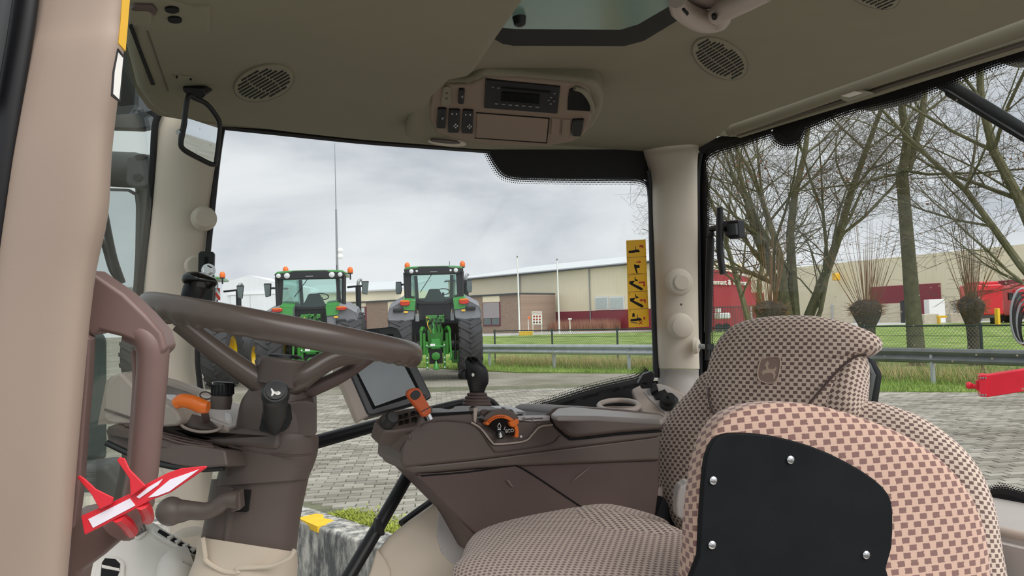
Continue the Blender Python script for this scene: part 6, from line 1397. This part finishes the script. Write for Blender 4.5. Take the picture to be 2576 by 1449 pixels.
mk('cone_symbol', slab(Pz, [(1258, 1088), (1260, 1088), (1262, 1094), (1264, 1098), (1258, 1102), (1256, 1097), (1260, 1096), (1256, 1094)], .001), 'white_print', sdl)
mk('pointer_line', slab(Pq.off(-.0022), [(1267, 1081), (1270, 1073), (1272, 1074), (1269, 1082)], .001), 'metal_grey', sdl); mk('dot_mark', slab(Pk.off(.0145), ellipse(1311, 1098, 3, 3, n=8), .001), 'white_print', sdl)
# throttle handle
th = thing('throttle_handle', 'orange throttle handle with a black thumb button', 'lever', Pk.off(-.05)(1075, 1045)); Pth = facing(1052, 1010, 1.475, 15, 10)
mk('grip', slab(Pth, [(1023, 992), (1027, 981), (1040, 976), (1052, 976), (1060, 984), (1072, 1006), (1085, 1028), (1083, 1040), (1066, 1050), (1054, 1034), (1036, 1012)], .028, 2), 'orange_dark', th, bevel=.007, seg=4)
mk('thumb_button', slab(Pth.off(.001), [(1032, 992), (1046, 981), (1056, 986), (1058, 996), (1046, 1006), (1036, 1003)], .004, 2), 'black', th, bevel=.001); mk('stem', tube([Pth.off(-.012)(1076, 1042), Pth.off(-.012)(1083, 1056)], .006, 10), 'chrome', th); mk('seam', tube([Pth.off(.001)(1060, 1036), Pth.off(.001)(1083, 1024)], .001, 5), 'brown_dark', th)
# joystick
js = thing('joystick', 'black ergonomic joystick with top buttons on a ribbed brown boot', 'joystick', plz(zc)(1200, 1030))
jd = 1.60
mk('grip', column(dense([(1182, 990, 1218, 990, jd), (1180, 978, 1222, 976, jd), (1174, 955, 1229, 960, jd), (1170, 925, 1226, 930, jd), (1168, 905, 1212, 912, jd), (1173, 897, 1203, 899, jd)], 5), 26, .85, 2.4), 'black', js)
mk('trigger', column(dense([(1154, 952, 1180, 956, jd), (1152, 940, 1178, 940, jd), (1164, 928, 1176, 930, jd)], 3), 16, .7), 'black', js)
for q in ((1178, 903), (1190, 900), (1184, 907), (1197, 905)): mk('top_button', slab(facing(q[0], q[1], jd - .03, 0, 45), ellipse(q[0], q[1], 5, 2.6, 8, 12), .004), 'black_gloss', js)
Pj = facing(1190, 942, jd - .028, 5); mk('side_button', slab(Pj, ellipse(1190, 943, 8, 9, n=18), .004), 'black_gloss', js); mk('side_symbol', slab(Pj.off(.001), ellipse(1190, 943, 3.5, 4.5, n=10), .001), 'white_print', js)
for k, (y, r) in enumerate(((992, 26), (1000, 31), (1008, 35), (1016, 37))): mk('boot_ring', column(dense([(1200 - r + 3, y - 4, 1200 + r - 3, y - 4, jd), (1200 - r, y, 1200 + r, y + 2, jd), (1200 - r + 3, y + 5, 1200 + r - 3, y + 6, jd)], 3), 24, .9), 'brown_dark', js)
# things behind the lid
ct = thing('cup_holder', 'taupe ring cup holder behind the armrest lid', 'cup holder', pd(1558, 1030, 2.15)); mk('ring', stube([pd(1557 + 50 * math.cos(a), 1021 + 14 * math.sin(a), 2.15 - .11 * math.sin(a)) for a in [2 * math.pi * k / 16 for k in range(17)]], .008, 10, 3, cap=False), 'taupe', ct); mk('cup', column([(1508, 1022, 1606, 1022, 2.15), (1515, 1080, 1600, 1080, 2.15)], 26, 1.0, cap=False), 'taupe', ct)
op = thing('outlet_panel', 'taupe corner panel with power sockets at the pillar foot', 'panel', pd(1660, 1040, 2.35)); Po = Plane(pd(1665, 1000, 2.32), (-VIEW * .55 + V(0, 0, 1) * .75 - RIGHT * .2))
mk('panel', slab(Po, [(1586, 978), (1610, 966), (1660, 962), (1680, 968), (1760, 1010), (1790, 1050), (1700, 1110), (1620, 1050), (1600, 1010)], .06), 'taupe', op, bevel=.01)
mk('plate', slab(Po.off(.003), [(1618, 984), (1660, 966), (1680, 972), (1714, 998), (1700, 1024), (1672, 1040), (1630, 1000)], .006), 'shelf_grey', op, bevel=.002)
ph_ = mk('usb_plug', slab(Po.off(.02), [(1632, 966), (1650, 960), (1656, 978), (1638, 986)], .02), 'black', op, bevel=.003); mk('flap', slab(Po.off(.008), [(1642, 990), (1672, 978), (1682, 990), (1676, 1002), (1650, 1004)], .008), 'black', op, bevel=.002)
sc = Po.off(.006)(1684, 1016); nn = Po.n if Po.n.dot(CAM - Po.p) > 0 else -Po.n; mk('socket', lathe([(.030, 0), (.029, .012), (.022, .014), (.021, .028), (.006, .030), (.004, .038)], sc, nn, 22), 'black', op)
lt2 = thing('window_latch', 'black hinged latch at the lower corner of the side window', 'latch', pd(1630, 965, 2.3)); mk('body', slab(facing(1630, 955, 2.3), [(1604, 966), (1618, 942), (1640, 934), (1648, 938), (1646, 956), (1630, 972)], .03), 'black', lt2, bevel=.004); mk('foot', slab(facing(1630, 970, 2.3), [(1612, 964), (1640, 958), (1642, 976), (1616, 978)], .03), 'black_matt', lt2)
tag(mk('yellow_cable_clip', stube([pd(x, y, 1.9) for x, y in ((1352, 1046), (1358, 1036), (1368, 1034), (1374, 1042))], .009, 10), 'dry_grass'), 'pale yellow hose clip behind the console switches', 'clip'); tag(mk('cable', stube([pd(x, y, 1.95) for x, y in ((1350, 1050), (1372, 1030), (1395, 1036), (1420, 1048))], .010, 10), 'brown_dark'), 'dark cable loop behind the console switches', 'cable')
# beige wheel-arch cover
fn = thing('wheel_arch_cover', 'beige moulded wheel arch cover beside the console foot', 'cover', ply(1.6)(1080, 1420)); Pa = Plane(ply(1.55)(1060, 1360), V(-.35, -1, .45))
mk('shell', slab(Pa, [(900, 1500), (928, 1440), (948, 1385), (975, 1350), (1030, 1306), (1092, 1262), (1112, 1254), (1150, 1290), (1220, 1380), (1240, 1520)], .25), 'beige', fn, bevel=.02, seg=4)
mk('side_inset', slab(Pa.off(.004), [(1112, 1258), (1100, 1300), (1098, 1350), (1110, 1390), (1136, 1418), (1170, 1426), (1215, 1400), (1150, 1296)], .01), 'shelf_grey', fn, bevel=.004)
mk('front_flap', slab(Pa.off(.006), [(905, 1500), (930, 1440), (948, 1378), (972, 1408), (984, 1436), (982, 1500)], .02), 'beige', fn, bevel=.006)
# rear shelf
sh_ = thing('rear_shelf', 'grey plastic shelf under the rear window at the right edge', 'shelf', V(1.8, .8, 1.1)); zs = plx(1.90)(2560, 1262).z
mk('top', box((1.78, 1.0, zs - .02), (.30, 1.5, .04)), 'shelf_grey', sh_, bevel=.008); mk('lip', tube([V(1.64, .3, zs - .005), V(1.64, 1.7, zs - .005)], .012, 10), 'taupe', sh_); mk('panel', box((1.62, 1.0, zs - .2), (.02, 1.5, .36)), 'shelf_grey', sh_)
mk('panel_groove', box((1.606, .9, zs - .17), (.006, 1.2, .008)), 'slot_dark', sh_)

# ================================================================ seat
st = thing('driver_seat', 'patterned beige driver seat with headrest, armrest and black side plate', 'seat', V(1.05, 1.1, .73))
sa = V(1.36, 1.47, 0); sb = V(1.60, .77, 0); sd_ = (sb - sa).normalized(); sn = V(-abs(sd_.y), -abs(sd_.x), 0).normalized()
rec = (sn + V(0, 0, .22)).normalized()
def PB(off): return Plane(V((sa.x + sb.x) / 2, (sa.y + sb.y) / 2, 1.35) + rec * off, rec)
Bp = PB(0)
back = [(1790, 930), (1740, 985), (1695, 1035), (1664, 1085), (1655, 1140), (1664, 1215), (1692, 1296), (1735, 1370), (1800, 1480), (1950, 1600), (2500, 1640), (2535, 1500), (2520, 1380), (2498, 1262), (2450, 1160), (2370, 1082), (2290, 1036), (2200, 1010), (2120, 1004), (2080, 930), (1930, 890)]
mk('backrest', pillow(P3(Bp, back), rec, .07, .08, 3.2, 110, 14, uvdir=sd_), 'fabric', st)
Hp = PB(.045)
head = [(1782, 985), (1786, 935), (1800, 885), (1824, 845), (1862, 816), (1920, 801), (1990, 796), (2060, 798), (2130, 812), (2185, 832), (2214, 852), (2216, 874), (2192, 890), (2165, 896), (2148, 940), (2138, 1005), (2060, 1080), (1950, 1100), (1850, 1090), (1800, 1045)]
mk('headrest', pillow(P3(Hp, head), rec, .055, .05, 3.2, 110, 14, uvdir=sd_), 'fabric', st)
mk('headrest_side', pillow(P3(PB(.03), [(2060, 1000), (2100, 935), (2150, 895), (2172, 890), (2182, 920), (2178, 1000), (2160, 1060), (2080, 1080)]), rec, .06, .06, 2.6, 60, 10, uvdir=V(sd_.x, sd_.y, .8)), 'fabric', st)
mk('headrest_seam', stube([PB(.102)(x, y) for x, y in ((2034, 1018), (2070, 975), (2110, 930), (2150, 898), (2180, 892))], .003, 8, 5), 'brown_dark', st)
mk('seam', stube([PB(.085)(x, y) for x, y in ((1782, 975), (1784, 1010), (1800, 1048), (1830, 1080))], .0025, 8, 5), 'brown_dark', st)
Pe = PB(.1025); em_o = [(1914, 905), (1926, 900), (1950, 898), (1962, 902), (1962, 925), (1956, 952), (1945, 963), (1928, 963), (1910, 956), (1906, 940), (1909, 918)]
eb = mk('emblem', slab(Pe, em_o, .003, 2), 'emblem', st, bevel=.001); mk('emblem_border', stube([Pe.off(.0006)(*p) for p in em_o + em_o[:1]], .0014, 6, 3, cap=False), 'emblem_deer', eb)
deer = [(1926, 908), (1928, 913), (1931, 907), (1932, 913), (1935, 909), (1934, 917), (1931, 920), (1933, 927), (1942, 929), (1948, 927), (1952, 922), (1953, 928), (1949, 935), (1951, 944), (1948, 953), (1945, 952), (1946, 944), (1940, 938), (1933, 938), (1926, 939), (1919, 944), (1917, 942), (1921, 937), (1916, 939), (1914, 937), (1921, 931), (1927, 930), (1927, 922), (1922, 920), (1926, 916)]
mk('emblem_figure', slab(Pe.off(.0008), deer, .001), 'emblem_deer', eb, smooth=False)
mk('back_shell', slab(PB(-.06), [(2120, 900), (2185, 895), (2204, 930), (2206, 945), (2196, 1008), (2170, 1090), (2080, 1090)], .05), 'plate_black', st, bevel=.01); mk('shell_cover', slab(PB(-.02), [(2150, 920), (2180, 905), (2196, 940), (2184, 1006), (2150, 1060)], .03), 'dark_grey', st, bevel=.006); mk('film', slab(PB(-.012), [(2150, 960), (2172, 950), (2182, 1005), (2165, 1050), (2148, 1040)], .003), 'plastic_wrap', st)
# cushion
zs_ = 1.215
cq = [plz(zs_ - .045)(*p) for p in ((1150, 1475), (1160, 1420), (1178, 1375), (1222, 1338), (1310, 1306), (1420, 1286), (1500, 1288), (1590, 1306), (1680, 1338), (1760, 1400))]
cush = cq + [V(1.32, 1.05, zs_ - .045), V(1.22, .88, zs_ - .045), V(1.0, .80, zs_ - .045), V(.75, .80, zs_ - .045), V(.60, .86, zs_ - .045)]
mk('cushion', pillow(cush, V(0, 0, 1), .05, .08, 3.0, 110, 14, uvdir=V(0, 1, 0)), 'fabric_seat', st)
wing = [plz(zs_ - .004)(*p) for p in ((1440, 1290), (1500, 1280), (1590, 1298), (1680, 1322), (1745, 1356), (1720, 1364), (1620, 1360), (1520, 1352), (1470, 1330))]
mk('cushion_wing', pillow(wing, V(0, 0, 1), .010, .03, 3.0, 70, 8, uvdir=V(1, .4, 0)), 'fabric', st)
mk('seat_base', box((1.05, 1.08, .93), (.5, .42, .40)), 'black', st, bevel=.03); mk('hinge_cover', slab(facing(1722, 1262, 1.5), [(1703, 1300), (1706, 1235), (1718, 1222), (1740, 1218), (1745, 1310)], .04, 2), 'shelf_grey', st, bevel=.008); mk('side_bracket', slab(ply(1.46), [(1655, 1230), (1668, 1225), (1672, 1260), (1660, 1330), (1636, 1345), (1640, 1300)], .01), 'taupe', st)
mk('seat_rail', slab(ply(1.44), [(1640, 1330), (1668, 1250), (1720, 1330), (1730, 1400), (1640, 1400)], .05), 'black_matt', st)
# folding armrest
Ya = .74; nA = V(-.42, -1, .05).normalized(); PA = Plane(ply(Ya)(1990, 1280), nA)
outer = [(1728, 1500), (1732, 1400), (1740, 1280), (1754, 1180), (1774, 1108), (1806, 1056), (1860, 1024), (1940, 1011), (2040, 1017), (2150, 1046), (2270, 1096), (2365, 1164), (2430, 1248), (2464, 1340), (2478, 1449), (2478, 1560), (2430, 1640), (1760, 1640)]
mk('armrest_pad', pillow(P3(PA.off(-.028), outer), nA, .030, .075, 4.5, 150, 16, uvdir=V(1, 0, 0)), 'fabric_arm', st)
pts = P3(PA.off(-.10), [(1850, 1060), (1960, 1020), (2085, 1008), (2200, 1008), (2300, 1042), (2392, 1104), (2452, 1176), (2492, 1268), (2514, 1380), (2522, 1500), (2500, 1620), (1900, 1620)])
plate = [(1752, 1560), (1760, 1400), (1766, 1280), (1774, 1180), (1782, 1140), (1798, 1108), (1822, 1094), (1860, 1090), (1940, 1096), (2040, 1122), (2130, 1162), (2200, 1206), (2236, 1244), (2247, 1290), (2244, 1380), (2230, 1430), (2215, 1560)]
pl = mk('side_plate', slab(PA.off(.010), plate, .016, 2), 'plate_black', st, bevel=.003); pl['label'] = 'black armrest side plate with screws'
for q in ((1987, 1156, 11), (1793, 1208, 8), (1790, 1370, 9), (2177, 1395, 14)): mk('screw', lathe([(.0062, 0), (.0058, .003), (.0035, .0048), (.001, .005)], PA.off(.010)(q[0], q[1]), nA, 14), 'chrome', pl)

# yellow pictogram sticker on the side glass
stk = thing('pictogram_sticker', 'tall yellow instruction sticker with five pictograms on the side window', 'sticker', PWi(1605, 715)); Pst = Plane(PW.p + nW * .005, nW)
mk('sheet', slab(Pst, [(1576, 605), (1624, 602), (1633, 822), (1582, 824)], .0015), 'yellow_label', stk)
S2 = Pst.off(.0006)
def st_(q, m='slot_dark', n='pictogram'): return mk(n, slab(S2, q, .0006), m, stk, smooth=False)
for k in range(1, 5): st_([(1576.5 + k * 1.3, 604 + k * 43.5), (1625 + k * 1.8, 601.5 + k * 43.5), (1625 + k * 1.8, 602.3 + k * 43.5), (1576.5 + k * 1.3, 604.8 + k * 43.5)], 'brown_dark', 'rule')
for k in range(5): text_mesh('step_number', str(k + 1), 'slot_dark', frame_on(S2, 1580.5 + k * 1.2, 611 + k * 43), stk, size=.008)
for ox, oy in ((0, 0), (5, 172)):
    st_([(1581.5 + ox, 631 + oy), (1594 + ox, 629.5 + oy), (1604 + ox, 628 + oy), (1609 + ox, 630 + oy), (1609 + ox, 634.5 + oy), (1600 + ox, 634.5 + oy), (1594 + ox, 636 + oy), (1581.5 + ox, 636.5 + oy)]); st_([(1598 + ox, 619 + oy), (1599.2 + ox, 619 + oy), (1600 + ox, 627 + oy), (1607 + ox, 628 + oy), (1605 + ox, 630.5 + oy), (1598 + ox, 630 + oy)], 'brown_dark')
st_([(1607.5, 619), (1612, 615), (1612, 617), (1618.5, 616.5), (1618.5, 624), (1615, 624), (1615, 621), (1612, 621), (1612, 623)], 'sticker_red', 'arrow')
st_([(1601, 658), (1608, 657.5), (1608, 655.5), (1613.5, 659), (1608.5, 662.5), (1608, 660.5), (1601, 661)], 'sticker_red', 'arrow')
st_([(1595, 666), (1598, 664.5), (1600, 667), (1608, 666.5), (1610, 673), (1601, 675), (1604.5, 687), (1602, 688), (1597, 676)]); st_([(1588, 688.5), (1615, 687), (1615, 687.7), (1588, 689.2)])
for oy, ox, up_ in ((0, 0, 0), (43, 1.6, 1)):
    st_([(1583 + ox, 708 + oy), (1594 + ox, 706 + oy), (1597 + ox, 707 + oy), (1592 + ox, 713 + oy), (1612 + ox, 722 + oy), (1617 + ox, 726 + oy), (1617.5 + ox, 729 + oy), (1613 + ox, 730.5 + oy), (1606 + ox, 727 + oy), (1584 + ox, 714.5 + oy)]); st_([(1597 + ox, 696 + oy), (1598.2 + ox, 696 + oy), (1599 + ox, 702 + oy), (1606 + ox, 705 + oy), (1600 + ox, 707.5 + oy), (1597 + ox, 705 + oy)])
    if not up_: st_([(1607, 709), (1622, 708), (1622.5, 717), (1624, 717), (1620.5, 721.5), (1618, 717.5), (1619.5, 717.5), (1619, 711.5), (1607, 712.5)], 'sticker_red', 'arrow')
    else: st_([(1609, 755), (1614, 751), (1614, 753.5), (1624, 752.5), (1625, 762), (1621.5, 762), (1621, 756.5), (1614, 757), (1614, 759)], 'sticker_red', 'arrow')
st_([(1591, 791), (1592.5, 787), (1595, 787), (1596.5, 791), (1597, 796.5), (1591, 797)], 'slot_dark', 'padlock'); st_([(1619, 797), (1623, 797), (1623, 801), (1624.5, 801), (1621, 805), (1618, 801), (1619, 801)], 'sticker_red', 'arrow')
st_([(1607, 808), (1608.3, 807), (1617, 815.5), (1616, 816.5)], 'sticker_red', 'cross'); st_([(1607, 816), (1615.5, 807), (1617, 808), (1608.5, 817)], 'sticker_red', 'cross'); st_([(1586, 809.5), (1600, 811), (1608, 813), (1600, 814), (1590, 812)], 'brown', 'pictogram')
